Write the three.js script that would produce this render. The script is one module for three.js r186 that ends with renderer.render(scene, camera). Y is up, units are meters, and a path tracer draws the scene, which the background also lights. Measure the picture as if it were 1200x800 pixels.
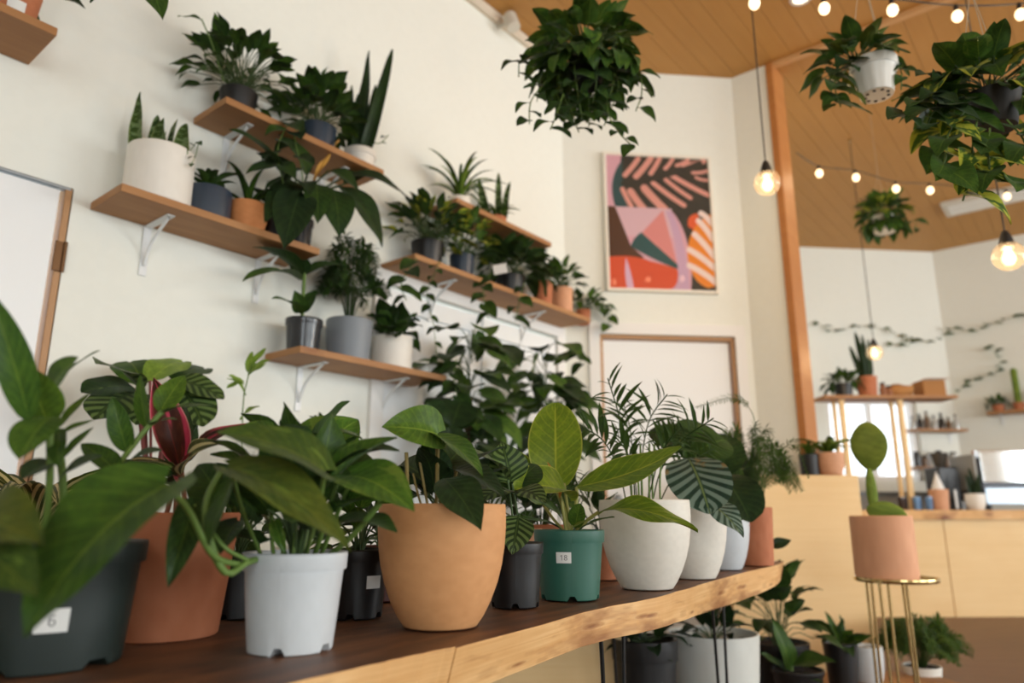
import * as THREE from 'three';
import { mergeGeometries, mergeVertices } from 'three/addons/utils/BufferGeometryUtils.js';
import { RoundedBoxGeometry } from 'three/addons/geometries/RoundedBoxGeometry.js';
import { RectAreaLightUniformsLib } from 'three/addons/lights/RectAreaLightUniformsLib.js';

// ------------------------------------------------------------------ camera, sky, daylight, exposure
RectAreaLightUniformsLib.init();
const scene = new THREE.Scene();
const renderer = new THREE.WebGLRenderer({ antialias: true });
renderer.toneMapping = THREE.LinearToneMapping;
renderer.toneMappingExposure = 0.64;
renderer.shadowMap.enabled = true;
const camera = new THREE.PerspectiveCamera(2 * Math.atan(400 / 850) * 180 / Math.PI, 1.5, 0.02, 100);
camera.position.set(0, 0.9, 0);
camera.rotation.set(13.4 * Math.PI / 180, 0, 0);
camera.focus = 1.55;
camera.userData.fStop = 2.05;
scene.add(camera);
scene.background = new THREE.Color(2.6, 2.75, 2.9);           // even overcast sky
// daylight entering by the window walls: [centre, width, height, point it faces, strength]
const DAY = new THREE.Color(0.9, 0.97, 0.99);
const daylight = [
  [[5.7, 1.95, 4.86], 2.7, 2.7, [5.7, 1.95, 0], 6.0],
  [[0.9, 1.95, 4.86], 2.3, 2.7, [0.9, 1.95, 0], 7.0],
  [[10.28, 1.95, -1.6], 4.9, 2.7, [0, 1.95, -1.6], 14.0],
  [[8.83, 1.95, 3.16], 3.4, 2.7, [6, 1.95, 0.8], 11.0],
];
for (const [p, w, h, t, i] of daylight) {
  const l = new THREE.RectAreaLight(DAY, i, w, h);
  l.name = 'window_daylight'; l.position.set(...p); l.lookAt(...t); scene.add(l);
}

// ------------------------------------------------------------------ helpers
const V = (a) => new THREE.Vector3(a[0], a[1], a[2]);
const rng = (s) => () => { s |= 0; s = s + 0x6D2B79F5 | 0; let t = Math.imul(s ^ s >>> 15, 1 | s); t = t + Math.imul(t ^ t >>> 7, 61 | t) ^ t; return ((t ^ t >>> 14) >>> 0) / 4294967296; };
const hash = (x, y, s) => { let h = Math.imul(x, 374761393) + Math.imul(y, 668265263) + Math.imul(s, 1442695041) | 0; h = Math.imul(h ^ h >>> 13, 1274126177); return ((h ^ h >>> 16) >>> 0) / 4294967296; };
function vnoise(x, y, px, py, s) {           // value noise that repeats after px, py cells
  const xi = Math.floor(x), yi = Math.floor(y), f = x - xi, g = y - yi, u = f * f * (3 - 2 * f), v = g * g * (3 - 2 * g), m = (a, n) => ((a % n) + n) % n;
  const a = hash(m(xi, px), m(yi, py), s), b = hash(m(xi + 1, px), m(yi, py), s), c = hash(m(xi, px), m(yi + 1, py), s), d = hash(m(xi + 1, px), m(yi + 1, py), s);
  return (a + (b - a) * u) * (1 - v) + (c + (d - c) * u) * v;
}
function fbm(u, v, nx, ny, s, oct = 4) { let a = 0.5, t = 0, n = 0; for (let i = 0; i < oct; i++) { t += a * vnoise(u * nx, v * ny, nx, ny, s + i); n += a; a *= 0.5; nx *= 2; ny *= 2; } return t / n; }
const mix = (a, b, t) => a.map((x, i) => x + (b[i] - x) * t), clamp = (x, a = 0, b = 1) => Math.min(b, Math.max(a, x)), sstep = (a, b, x) => { const t = clamp((x - a) / (b - a)); return t * t * (3 - 2 * t); };
function tex(w, h, fn, srgb = true) {
  const d = new Uint8Array(w * h * 4);
  for (let j = 0; j < h; j++) for (let i = 0; i < w; i++) { const c = fn((i + 0.5) / w, (j + 0.5) / h), k = (j * w + i) * 4; d[k] = clamp(c[0], 0, 255); d[k + 1] = clamp(c[1], 0, 255); d[k + 2] = clamp(c[2], 0, 255); d[k + 3] = 255; }
  const t = new THREE.DataTexture(d, w, h); t.wrapS = t.wrapT = THREE.RepeatWrapping; t.magFilter = THREE.LinearFilter; t.minFilter = THREE.LinearFilter; if (srgb) t.colorSpace = THREE.SRGBColorSpace; t.needsUpdate = true; return t;
}
const std = (o) => new THREE.MeshStandardMaterial(o), phys = (o) => new THREE.MeshPhysicalMaterial(o);
const used = {};
function numbered(n) { const k = used[n] = (used[n] ?? -1) + 1; return k ? n + '_' + String(k).padStart(3, '0') : n; }
function thing(name, label, category, pos = [0, 0, 0], group, turn = 0) {
  const o = new THREE.Group(); o.name = numbered(name); o.position.set(...pos); o.rotation.y = turn; o.userData = { label, category }; if (group) o.userData.group = group; scene.add(o); return o;
}
function part(name, geo, mat, parent, label) { const m = new THREE.Mesh(geo, mat); m.name = name; m.castShadow = m.receiveShadow = true; if (label) m.userData.label = label; parent.add(m); return m; }
function struct(name, geo, mat, label) { const m = part(name, geo, mat, scene, label); m.name = numbered(name); m.userData.kind = 'structure'; return m; }
function structGroup(name, label) { const o = new THREE.Group(); o.name = numbered(name); o.userData = { kind: 'structure', label }; scene.add(o); return o; }
const local = (g, p) => V(p).sub(g.position);
function box(w, h, d, x = 0, y = 0, z = 0, r = 0.003) { const g = r > 0 ? new RoundedBoxGeometry(w, h, d, 1, Math.min(r, w / 2.1, h / 2.1, d / 2.1)) : new THREE.BoxGeometry(w, h, d); return g.translate(x, y, z); }
function metreUV(g, s = 1) {                 // box-projected uv in metres
  const q = g.index ? g.toNonIndexed() : g, p = q.attributes.position, n = q.attributes.normal, uv = new Float32Array(p.count * 2);
  for (let i = 0; i < p.count; i++) { const ax = Math.abs(n.getX(i)), ay = Math.abs(n.getY(i)), az = Math.abs(n.getZ(i)); const a = ay >= ax && ay >= az ? [p.getX(i), p.getZ(i)] : ax >= az ? [p.getZ(i), p.getY(i)] : [p.getX(i), p.getY(i)]; uv[2 * i] = a[0] * s; uv[2 * i + 1] = a[1] * s; }
  q.setAttribute('uv', new THREE.BufferAttribute(uv, 2)); return q;
}
function tube(pts, r, seg = 0, rad = 6) { const c = new THREE.CatmullRomCurve3(pts.map((p) => p.isVector3 ? p : V(p))); return new THREE.TubeGeometry(c, seg || Math.max(4, pts.length * 4), r, rad); }
function rod(a, b, r, rad = 8) { a = a.isVector3 ? a : V(a); b = b.isVector3 ? b : V(b); const d = b.clone().sub(a), g = new THREE.CylinderGeometry(r, r, d.length(), rad); g.applyQuaternion(new THREE.Quaternion().setFromUnitVectors(new THREE.Vector3(0, 1, 0), d.clone().normalize())); return g.translate((a.x + b.x) / 2, (a.y + b.y) / 2, (a.z + b.z) / 2); }
const merge = (l) => mergeGeometries(l.map((g) => g.index ? g.toNonIndexed() : g).map((g) => { for (const k of Object.keys(g.attributes)) if (!['position', 'normal', 'uv'].includes(k)) g.deleteAttribute(k); return g; }));

// ------------------------------------------------------------------ materials
function woodTex(c1, c2, c3, seed, { rings = 14, w = 256, h = 256, streak = 0.5, knots = 0, blot = 0.25, bn = 3 } = {}) {   // grain runs along u
  const r = rng(seed), kn = []; for (let i = 0; i < knots; i++) kn.push([r(), r(), 0.012 + 0.02 * r()]);
  return tex(w, h, (u, v) => {
    let bend = fbm(u, v, 2, 3, seed) * 1.4, kd = 0;
    for (const [ku, kv, kr] of kn) { const dx = (u - ku) * 0.6, dy = v - kv, q = Math.exp(-(dx * dx + dy * dy) / (kr * kr)); bend += q * 1.1; kd = Math.max(kd, q); }
    const ring = 0.5 + 0.5 * Math.sin((v * rings + bend * 2.2) * Math.PI * 2 / 1), fine = fbm(u, v, 4, 96, seed + 7, 3), bl = fbm(u, v, bn, bn + 1, seed + 21);
    let c = mix(c1, c2, clamp(0.55 * ring * streak + 0.6 * fine)); c = mix(c, c3, clamp((bl - 0.45) * 2.2) * blot + kd * 0.75); return c;
  });
}
const speck = (c, seed, amt = 10, n = 48) => tex(128, 128, (u, v) => { const k = (fbm(u, v, n, n, seed, 2) - 0.5) * 2 * amt + (fbm(u, v, 3, 3, seed + 5) - 0.5) * amt; return c.map((x) => x + k); });
const plasterBump = tex(128, 128, (u, v) => { const k = 255 * fbm(u, v, 24, 24, 3, 3); return [k, k, k]; }, false);
const wallTex = speck([235, 236, 227], 11, 1.2, 32);
const M = {};
M.wall = std({ map: wallTex, roughness: 0.85, bumpMap: plasterBump, bumpScale: 0.0008 });
M.white = std({ color: '#eceae6', roughness: 0.55 });
M.doorWhite = std({ color: '#eef0f0', roughness: 0.45 });
const ceilTex = [1, 2, 3].map((s) => woodTex([186, 136, 70], [176, 125, 60], [166, 115, 53], 40 + s, { rings: 5, streak: 0.3, blot: 0.2 }));
M.ceil = ceilTex.map((t) => std({ map: t, roughness: 0.6 }));
M.ceilBack = std({ color: '#8a6230', roughness: 0.9 });
M.floor = std({ map: woodTex([118, 86, 60], [98, 68, 46], [84, 58, 40], 71, { rings: 9, blot: 0.4 }), roughness: 0.5 });
const benchTopTex = woodTex([132, 88, 54], [84, 52, 30], [56, 36, 22], 81, { rings: 9, knots: 5, w: 512, h: 512, blot: 0.8, streak: 0.9, bn: 6 });
const benchEdgeTex = woodTex([232, 192, 136], [204, 152, 92], [132, 82, 42], 85, { rings: 4, knots: 16, w: 512, h: 512, blot: 0.9, streak: 0.7, bn: 7 });
M.benchTop = std({ map: benchTopTex, roughness: 0.5, bumpMap: benchTopTex, bumpScale: 0.0006 });
M.benchEdge = std({ map: benchEdgeTex, roughness: 0.6, bumpMap: benchEdgeTex, bumpScale: 0.0015 });
M.shelf = [1, 2, 3].map((s) => std({ map: woodTex([178, 130, 80], [156, 106, 62], [132, 84, 48], 90 + s, { rings: 5, knots: 1 }), roughness: 0.6 }));
M.ply = std({ map: woodTex([236, 204, 152], [226, 190, 134], [216, 176, 118], 101, { rings: 3, streak: 0.35, blot: 0.4 }), roughness: 0.6 });
M.postWood = std({ map: woodTex([188, 126, 68], [172, 108, 54], [156, 94, 46], 105, { rings: 4 }), roughness: 0.5 });
M.jamb = std({ color: '#b08458', roughness: 0.5 });
M.metalGrey = std({ color: '#9aa0a4', roughness: 0.4, metalness: 0.7 });
M.black = std({ color: '#1b1a1a', roughness: 0.5 });
M.blackMetal = std({ color: '#191716', roughness: 0.35, metalness: 0.5 });
M.hinge = std({ color: '#6e4f33', roughness: 0.4, metalness: 0.7 });
M.bracket = std({ color: '#e6e8e8', roughness: 0.35 });
M.brass = std({ color: '#cbb07a', roughness: 0.16, metalness: 1 });
M.soil = std({ map: speck([52, 38, 28], 15, 26, 40), roughness: 1 });
M.potWhitePlastic = std({ map: speck([200, 205, 208], 16, 2.5), roughness: 0.42 });
M.potWhite = std({ map: speck([221, 216, 204], 17, 5, 60), roughness: 0.6 });
M.potCream = std({ map: speck([233, 228, 218], 18, 3), roughness: 0.5 });
M.potGreen = std({ color: '#2e5f50', roughness: 0.45 });
M.potDarkGreen = std({ color: '#182420', roughness: 0.5 });
M.potBlack = std({ color: '#131314', roughness: 0.42 });
M.potNavy = std({ color: '#2a3746', roughness: 0.35 });
M.potGrey = std({ color: '#7d848b', roughness: 0.5 });
M.potMaroon = std({ color: '#4a2019', roughness: 0.4 });
M.potBuff = std({ map: speck([206, 150, 98], 19, 6, 40), roughness: 0.72 });
M.potTerra = std({ map: speck([180, 110, 74], 20, 8, 30), roughness: 0.78 });
M.potPink = std({ map: speck([214, 160, 124], 21, 6, 30), roughness: 0.75 });
M.potOrange = std({ map: speck([204, 134, 80], 22, 6, 30), roughness: 0.75 });
M.glass = phys({ color: '#ffffff', roughness: 0.02, transmission: 1, thickness: 0, ior: 1.45 });
M.stem = std({ color: '#5f7a34', roughness: 0.6 });
M.stemDark = std({ color: '#3e5428', roughness: 0.65 });
M.stemBrown = std({ color: '#7a5a36', roughness: 0.7 });
M.wire = std({ color: '#2a241e', roughness: 0.6 });
M.wireClear = std({ color: '#b9a58a', roughness: 0.4 });
M.sensor = std({ color: '#cfc9bc', roughness: 0.5 });

// leaf pictures: u runs across the blade, v from stalk to tip
function leafTex(style, seed, a, b, rib) {
  return tex(96, 192, (u, v) => {
    const x = Math.abs(u - 0.5) * 2, side = u < 0.5 ? 3 : 0, blot = fbm(u, v, 5, 8, seed), fine = fbm(u, v, 24, 40, seed + 3, 2);
    let c = mix(a, b, clamp(blot * 2.4 - 0.75)); c = c.map((k) => k * (0.9 + 0.2 * fine));
    const vein = Math.pow(0.5 + 0.5 * Math.cos((v * 9 - x * 2.2 + side * 0.04) * Math.PI * 2), 14);
    if (style === 'plain' || style === 'pothos' || style === 'rubber') c = mix(c, rib, vein * 0.3);
    if (style === 'pothos') { const p = sstep(0.62, 0.75, fbm(u + v * 0.1, v - x * 0.25, 9, 4, seed + 9, 3)); c = mix(c, [120, 142, 56], p * 0.55); }
    if (style === 'lime') { const p = sstep(0.47, 0.6, fbm(u, v - x * 0.3, 6, 4, seed + 9, 3)); c = mix(c, [186, 186, 62], p * 0.9); }
    if (style === 'rubber') c = mix(c, [176, 176, 78], sstep(0.93, 0.99, x) * 0.8);
    if (style === 'calathea') { const s = sstep(0.35, 0.65, 0.5 + 0.5 * Math.cos((v * 7 - x * 1.5) * Math.PI * 2)); c = mix(c, [128, 150, 84], s * 0.6 * sstep(0.06, 0.14, x)); }
    if (style === 'silver') { const s = sstep(0.3, 0.6, 0.5 + 0.5 * Math.cos((v * 7.5 - x * 2.6 + x * x * 0.7) * Math.PI * 2)); c = mix(c, [128, 148, 134], s * 0.85 * sstep(0.03, 0.09, x)); c = mix(c, [158, 118, 66], sstep(0.93, 1.02, fbm(u, v, 3, 6, seed + 2) + (1 - v) * 0.35) * 0.7); }
    if (style === 'tricolor') { const s = sstep(0.5, 0.75, fbm(u, v * 0.5 - x * 0.2, 7, 3, seed + 4, 3) + sstep(0.6, 1, x) * 0.35); c = mix(c, [176, 54, 78], s); c = mix(c, [226, 188, 170], sstep(0.9, 0.98, x) * 0.6); }
    if (style === 'cream') { const s = sstep(0.45, 0.6, 0.5 + 0.5 * Math.cos(u * Math.PI * 7 + 1)); c = mix(c, [214, 200, 148], s * 0.85); }
    if (style === 'snake') { const s = sstep(0.5, 0.62, fbm(u, v, 3, 26, seed + 6, 3)); c = mix(c, [128, 150, 104], s * 0.75); c = mix(c, [170, 176, 104], sstep(0.82, 0.95, x) * 0.55); return c; }
    return mix(c, rib, (1 - sstep(0.012, 0.055, x)) * 0.75);
  });
}
const leafBump = tex(96, 192, (u, v) => { const x = Math.abs(u - 0.5) * 2, k = 255 * (0.55 + 0.3 * Math.cos((v * 9 - x * 2.2) * Math.PI * 2) * sstep(0.02, 0.3, x) - 0.5 * (1 - sstep(0, 0.06, x)) + 0.15 * fbm(u, v, 10, 20, 5, 2)); return [k, k, k]; }, false);
function leafMat(style, seed, a, b, rib, o = {}) { const k = (c) => [c[0] * 1.0, c[1] * 0.98, c[2] * 0.62]; return phys({ map: leafTex(style, seed, style === 'silver' ? a : k(a), style === 'silver' ? b : k(b), k(rib)), roughness: 0.94, specularIntensity: 0.3, clearcoat: o.coat ?? 0.22, clearcoatRoughness: o.cr ?? 0.3, transmission: o.t ?? 0.22, thickness: 0, side: THREE.DoubleSide, bumpMap: leafBump, bumpScale: 0.0009 }); }
const L = {
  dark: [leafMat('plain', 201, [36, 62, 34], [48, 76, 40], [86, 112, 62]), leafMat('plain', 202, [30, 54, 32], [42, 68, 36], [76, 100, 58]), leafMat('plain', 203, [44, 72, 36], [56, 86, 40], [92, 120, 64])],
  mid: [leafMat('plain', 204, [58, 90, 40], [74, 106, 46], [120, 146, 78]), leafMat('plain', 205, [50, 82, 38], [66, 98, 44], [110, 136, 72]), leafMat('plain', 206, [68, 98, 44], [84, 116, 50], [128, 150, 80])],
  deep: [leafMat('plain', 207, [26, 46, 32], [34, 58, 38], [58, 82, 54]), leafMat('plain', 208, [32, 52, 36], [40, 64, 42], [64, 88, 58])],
  pothos: [leafMat('pothos', 209, [58, 96, 42], [76, 116, 50], [130, 160, 86], { coat: 0.6, cr: 0.2 }), leafMat('pothos', 210, [50, 88, 40], [66, 104, 46], [120, 150, 80], { coat: 0.6, cr: 0.2 }), leafMat('pothos', 211, [44, 78, 38], [60, 96, 42], [112, 142, 74], { coat: 0.6, cr: 0.22 })],
  shade: [leafMat('pothos', 212, [58, 78, 32], [80, 92, 36], [110, 118, 56], { coat: 0.2, cr: 0.5 }), leafMat('pothos', 213, [52, 76, 36], [70, 90, 40], [104, 116, 60], { coat: 0.2, cr: 0.5 })],
  rubber: [leafMat('rubber', 214, [98, 124, 38], [116, 140, 44], [176, 184, 84], { coat: 0.35, cr: 0.35, t: 0.3 }), leafMat('rubber', 215, [84, 114, 36], [104, 130, 42], [168, 176, 80], { coat: 0.35, cr: 0.35, t: 0.3 })],
  calathea: [leafMat('calathea', 216, [34, 56, 32], [44, 66, 36], [84, 108, 60]), leafMat('calathea', 217, [30, 48, 30], [38, 58, 34], [70, 92, 52])],
  silver: [leafMat('silver', 218, [36, 58, 46], [46, 70, 52], [140, 160, 140]), leafMat('silver', 219, [40, 62, 48], [50, 74, 56], [150, 168, 148])],
  tricolor: [leafMat('tricolor', 220, [58, 24, 26], [74, 36, 30], [120, 44, 50]), leafMat('tricolor', 221, [52, 28, 28], [70, 40, 34], [190, 90, 100])],
  cream: [leafMat('cream', 222, [56, 66, 32], [72, 80, 40], [120, 116, 70])],
  snake: [leafMat('snake', 223, [54, 78, 50], [66, 90, 56], [90, 110, 70]), leafMat('snake', 224, [40, 62, 44], [52, 76, 50], [80, 100, 64])],
  lime: [leafMat('lime', 225, [60, 96, 40], [78, 112, 44], [150, 166, 80]), leafMat('lime', 226, [50, 84, 36], [66, 98, 42], [140, 156, 74])],
  fern: [leafMat('plain', 227, [58, 88, 42], [74, 104, 48], [96, 120, 60], { coat: 0.1 }), leafMat('plain', 228, [44, 70, 36], [58, 84, 42], [80, 104, 54], { coat: 0.1 })],
  pale: [leafMat('plain', 229, [112, 146, 84], [132, 164, 98], [160, 184, 120])],
  cactus: [leafMat('plain', 230, [92, 108, 62], [106, 120, 72], [112, 126, 78], { coat: 0.05, t: 0 }), leafMat('plain', 231, [104, 128, 84], [120, 142, 96], [124, 146, 100], { coat: 0.05, t: 0 })],
};

// ------------------------------------------------------------------ leaves, pots, plants
const PROFILE = { ovate: [0.55, 0.95], lance: [0.8, 1.1], round: [0.5, 0.5], oblong: [0.55, 0.55], heart: [0.42, 0.95], obovate: [0.95, 0.55], strap: [0.25, 0.5], blade: [0.12, 0.45], zz: [0.6, 0.85] };
function leafGeo({ shape = 'ovate', ratio = 0.5, bend = 0.5, fold = 0.25, wave = 0.03, twist = 0, nu = 4, nv = 9, seed = 1, lobe } = {}) {
  const [pa, pb] = PROFILE[shape], tm = pa / (pa + pb), mx = Math.pow(tm, pa) * Math.pow(1 - tm, pb), r = rng(seed * 77 + 5), ph = r() * 6, lb = lobe ?? (shape === 'heart' ? 0.2 : 0);
  const cy = [], cz = []; let y = 0, z = 0; const N = 24;                 // bent midrib, then turned so that its chord lies along y
  for (let i = 0; i <= N; i++) { cy.push(y); cz.push(z); const a = bend * (0.5 - (i + 0.5) / N); y += Math.cos(a) / N; z += Math.sin(a) / N; }
  const len = cy[N], pos = [], uv = [], idx = [];
  for (let j = 0; j <= nv; j++) {
    const t = j / nv, tt = clamp(t, 0.004, 0.996), w = 0.5 * ratio * Math.pow(tt, pa) * Math.pow(1 - tt, pb) / mx, k = t * N, k0 = Math.min(N - 1, Math.floor(k)), f = k - k0, my = (cy[k0] + (cy[k0 + 1] - cy[k0]) * f) / len, mz = (cz[k0] + (cz[k0 + 1] - cz[k0]) * f) / len;
    for (let i = 0; i <= nu; i++) {
      const q = (i / nu) * 2 - 1, x = q * w, e = Math.abs(q), tw = twist * t, zz = fold * e * w + wave * e * e * Math.sin(t * 9 + ph + (q > 0 ? 1.3 : 0));
      pos.push(x * Math.cos(tw) - zz * Math.sin(tw), my - lb * e * e * Math.pow(1 - t, 3) * ratio, mz + zz * Math.cos(tw) + x * Math.sin(tw)); uv.push(i / nu, t);
    }
  }
  for (let j = 0; j < nv; j++) for (let i = 0; i < nu; i++) { const a = j * (nu + 1) + i; idx.push(a, a + 1, a + nu + 2, a, a + nu + 2, a + nu + 1); }
  const g = new THREE.BufferGeometry(); g.setAttribute('position', new THREE.Float32BufferAttribute(pos, 3)); g.setAttribute('uv', new THREE.Float32BufferAttribute(uv, 2)); g.setIndex(idx); g.computeVertexNormals(); return g;
}
const leafCache = {};
const leafVar = (o) => leafCache[JSON.stringify(o)] ??= leafGeo(o);
function aim(m, base, tip, up, len) {        // puts a unit leaf from base to tip, its upper face towards up
  const y = tip.clone().sub(base), l = len ?? y.length(); y.normalize(); let z = up.clone().addScaledVector(y, -up.dot(y)); if (z.lengthSq() < 1e-6) z.set(1, 0, 0).addScaledVector(y, -y.x); z.normalize();
  const x = y.clone().cross(z); m.quaternion.setFromRotationMatrix(new THREE.Matrix4().makeBasis(x, y, z)); m.position.copy(base); m.scale.setScalar(l); return m;
}
// one leaf of its own shape between two points in the room
function leaf(g, base, tip, width, mat, o = {}) {
  const a = local(g, base), b = local(g, tip), len = a.distanceTo(b);
  const geo = leafGeo({ nu: 6, nv: 12, ...o, ratio: width / len });
  return aim(part('leaf', geo, mat, g, o.label), a, b, V(o.up ?? [0, 0.7, 0.8]));
}
function stalks(g, list, mat = M.stem, name = 'stem') { return part(name, merge(list.map(([pts, r]) => tube(pts.map((p) => local(g, p)), r))), mat, g); }

function lathe(profile, seg = 36) { return new THREE.LatheGeometry(profile.map((p) => new THREE.Vector2(Math.max(0.0001, p[0]), p[1])), seg); }
function potProfile(type, R, r, h) {
  const th = Math.min(0.008, R * 0.09), P = [[0, 0], [r * 0.97, 0], [r, 0.003]];
  if (type === 'nursery') { const rh = h * 0.19; P.push([r + (R * 0.93 - r) * 0.5, h * 0.4], [R * 0.93, h - rh], [R * 0.985, h - rh + 0.002], [R, h - 0.004], [R * 0.99, h]); }
  if (type === 'straight') P.push([r + (R - r) * 0.5, h * 0.5], [R, h - 0.004], [R - 0.002, h]);
  if (type === 'band') { const rh = h * 0.28; P.push([R * 0.9, h - rh], [R * 0.99, h - rh], [R, h - rh + 0.004], [R, h - 0.004], [R * 0.985, h]); }
  if (type === 'round') for (const [t, k] of [[0.08, 0.2], [0.2, 0.46], [0.35, 0.7], [0.5, 0.86], [0.65, 0.955], [0.8, 1], [0.92, 1.0], [0.985, 0.985], [1, 0.97]]) P.push([r + (R - r) * k, h * t]);
  if (type === 'bowl') for (const [t, k] of [[0.06, 0.22], [0.15, 0.45], [0.3, 0.72], [0.45, 0.88], [0.6, 0.97], [0.75, 1], [0.9, 0.97], [0.985, 0.92], [1, 0.9]]) P.push([r + (R - r) * k, h * t]);
  if (type === 'cyl') P.push([R, h * 0.06], [R, h - 0.005], [R - 0.002, h]);
  const top = P[P.length - 1][0]; P.push([top - th, h], [top - th - 0.002, h - 0.006], [(top - th) * 0.96, h * 0.84], [0, h * 0.84]); return P;
}
const potCache = {};
function pot(g, type, R, r, h, mat, { soil = true, notch = false, name = 'pot' } = {}) {
  const key = [type, R, r, h, notch].join();
  let geo = potCache[key];
  if (!geo) {
    geo = lathe(potProfile(type, R, r, h), notch ? 72 : 40);
    if (notch) { const p = geo.attributes.position; for (let i = 0; i < p.count; i++) { const x = p.getX(i), z = p.getZ(i), rr = Math.hypot(x, z), a = Math.atan2(x, z); if (p.getY(i) < 0.004 && rr > r * 0.9 && Math.cos(a * 5) > 0.72) p.setY(i, 0.011); } geo.computeVertexNormals(); }
    potCache[key] = geo;
  }
  const m = part(name, geo, mat, g); g.potMesh = m;
  if (soil) { const s = new THREE.CylinderGeometry(R * 0.86, R * 0.84, 0.01, 24, 1), p = s.attributes.position, q = rng(Math.round(R * 1e4)); for (let i = 0; i < p.count; i++) if (p.getY(i) > 0) p.setY(i, 0.004 + q() * 0.006); s.computeVertexNormals(); part('soil', s.translate(0, h * 0.84 + 0.003, 0), M.soil, m); }
  return m;
}
function sticker(g, R0, R1, y0, y1, theta, width, text) {   // price tag stuck on a pot wall
  const c = document.createElement('canvas'); c.width = 128; c.height = 96; const x = c.getContext('2d'); x.fillStyle = '#dcdcd8'; x.fillRect(0, 0, 128, 96); x.fillStyle = '#4a4a4c'; x.font = '62px sans-serif'; x.textAlign = 'center'; x.fillText(text, 64, 70);
  const t = new THREE.CanvasTexture(c); t.colorSpace = THREE.SRGBColorSpace; const a = width / R0;
  const geo = new THREE.CylinderGeometry(R1 + 0.0009, R0 + 0.0009, y1 - y0, 8, 1, true, theta - a / 2, a).translate(0, (y0 + y1) / 2, 0);
  return part('price_tag', geo, std({ map: t, roughness: 0.6, side: THREE.DoubleSide }), g.potMesh ?? g, 'small white price tag');
}
// foliage of a plant that stands by the shelf wall stays in front of it
function clear(g, v) { if (!['potted plants on the wall shelves', 'plants on the white console'].includes(g.userData.group)) return v; const o = (v.x + g.position.x - 0.37) * 0.776 + (v.z + g.position.z + 4.832) * 0.6307; if (o < 0.03) { const k = 0.03 + (0.03 - o) * 0.3 - o; v.x += 0.776 * k; v.z += 0.6307 * k; } return v; }
// leaves spread over a dome above y0; stalks merged into one part
function bush(g, { y0, n, R, H, len, ratio = 0.55, shape = 'ovate', mats, bend = 0.7, fold = 0.25, wave = 0.03, seed = 1, stemMat = M.stemDark, stemR = 0.0022, up0 = 1.1, up1 = -0.5, cx = 0, cz = 0, face = 0, hollow = 0.25, squash = 1, vary = 0.35 }) {
  const r = rng(seed * 131 + 7), st = [], v3 = (x, y, z) => new THREE.Vector3(x, y, z);
  for (let i = 0; i < n; i++) {
    const e = (i + 0.5) / n, az = i * 2.39996 + (r() - 0.5) * 0.9, rad = R * (hollow + (1 - hollow) * Math.sqrt(e)) * (0.75 + 0.35 * r()), hh = H * (1 - 0.85 * e * e) * (0.72 + 0.4 * r());
    const o = v3(Math.sin(az), 0, Math.cos(az) * squash), p = v3(cx, y0, cz).addScaledVector(o, rad).add(v3(0, Math.max(hh, -y0 * 0.7), 0)), el = up0 + (up1 - up0) * e + (r() - 0.5) * 0.7, l = len * (1 - vary / 2 + vary * r());
    const dir = o.clone().multiplyScalar(Math.cos(el)).add(v3((r() - 0.5) * 0.5, Math.sin(el), (r() - 0.5) * 0.5)).normalize(), tip = clear(g, clear(g, p).clone().addScaledVector(dir, l));
    const up = v3(0, 1, 0).addScaledVector(o, 0.35).add(v3((r() - 0.5) * 0.5, 0, (r() - 0.5) * 0.5 + face));
    const m = part('leaf', leafVar({ shape, ratio, bend: Math.round((bend + (i % 3 - 1) * 0.3) * 10) / 10, fold, wave, seed: i % 4 }), mats[Math.floor(r() * mats.length)], g); aim(m, p, tip, up);
    const s = v3(cx + (r() - 0.5) * R * 0.25, y0 - 0.004, cz + (r() - 0.5) * R * 0.25), midp = s.clone().lerp(p, 0.55).add(v3(0, H * 0.16, 0)); st.push(tube([s, midp, p.clone().addScaledVector(dir, l * 0.05)], stemR, 6, 5));
  }
  part('stems', merge(st), stemMat, g);
}
// leaves along a hanging or climbing shoot; points in the room
function vine(g, pts, n, len, mats, { shape = 'heart', ratio = 0.7, r = 0.0025, seed = 1, stem = M.stem, hang = 0.6, name = 'vine', spread = 1 } = {}) {
  const q = rng(seed * 17 + 3), P3 = pts.map((p) => local(g, p)), c = new THREE.CatmullRomCurve3(P3); part(name, new THREE.TubeGeometry(c, Math.max(8, n * 3), r, 5), stem, g);
  for (let i = 0; i < n; i++) {
    const t = (i + 0.6) / n, p = c.getPoint(t), tan = c.getTangent(t), az = (i % 2 ? 1 : -1) * (0.6 + q() * 0.9), side = new THREE.Vector3(Math.sin(az) * spread, 0, Math.cos(az) * 0.8 + 0.2), dir = side.addScaledVector(tan, 0.35).add(new THREE.Vector3(0, -hang + (q() - 0.5) * 0.5, 0)).normalize(), l = len * (0.75 + 0.5 * q());
    aim(part('leaf', leafVar({ shape, ratio, bend: [0.4, 0.8, 1.2][i % 3], fold: 0.25, wave: 0.03, seed: i % 4 }), mats[Math.floor(q() * mats.length)], g), p, clear(g, p.clone().addScaledVector(dir, l)), new THREE.Vector3((q() - 0.5) * 0.8, 0.8, 0.7));
  }
}
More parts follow.
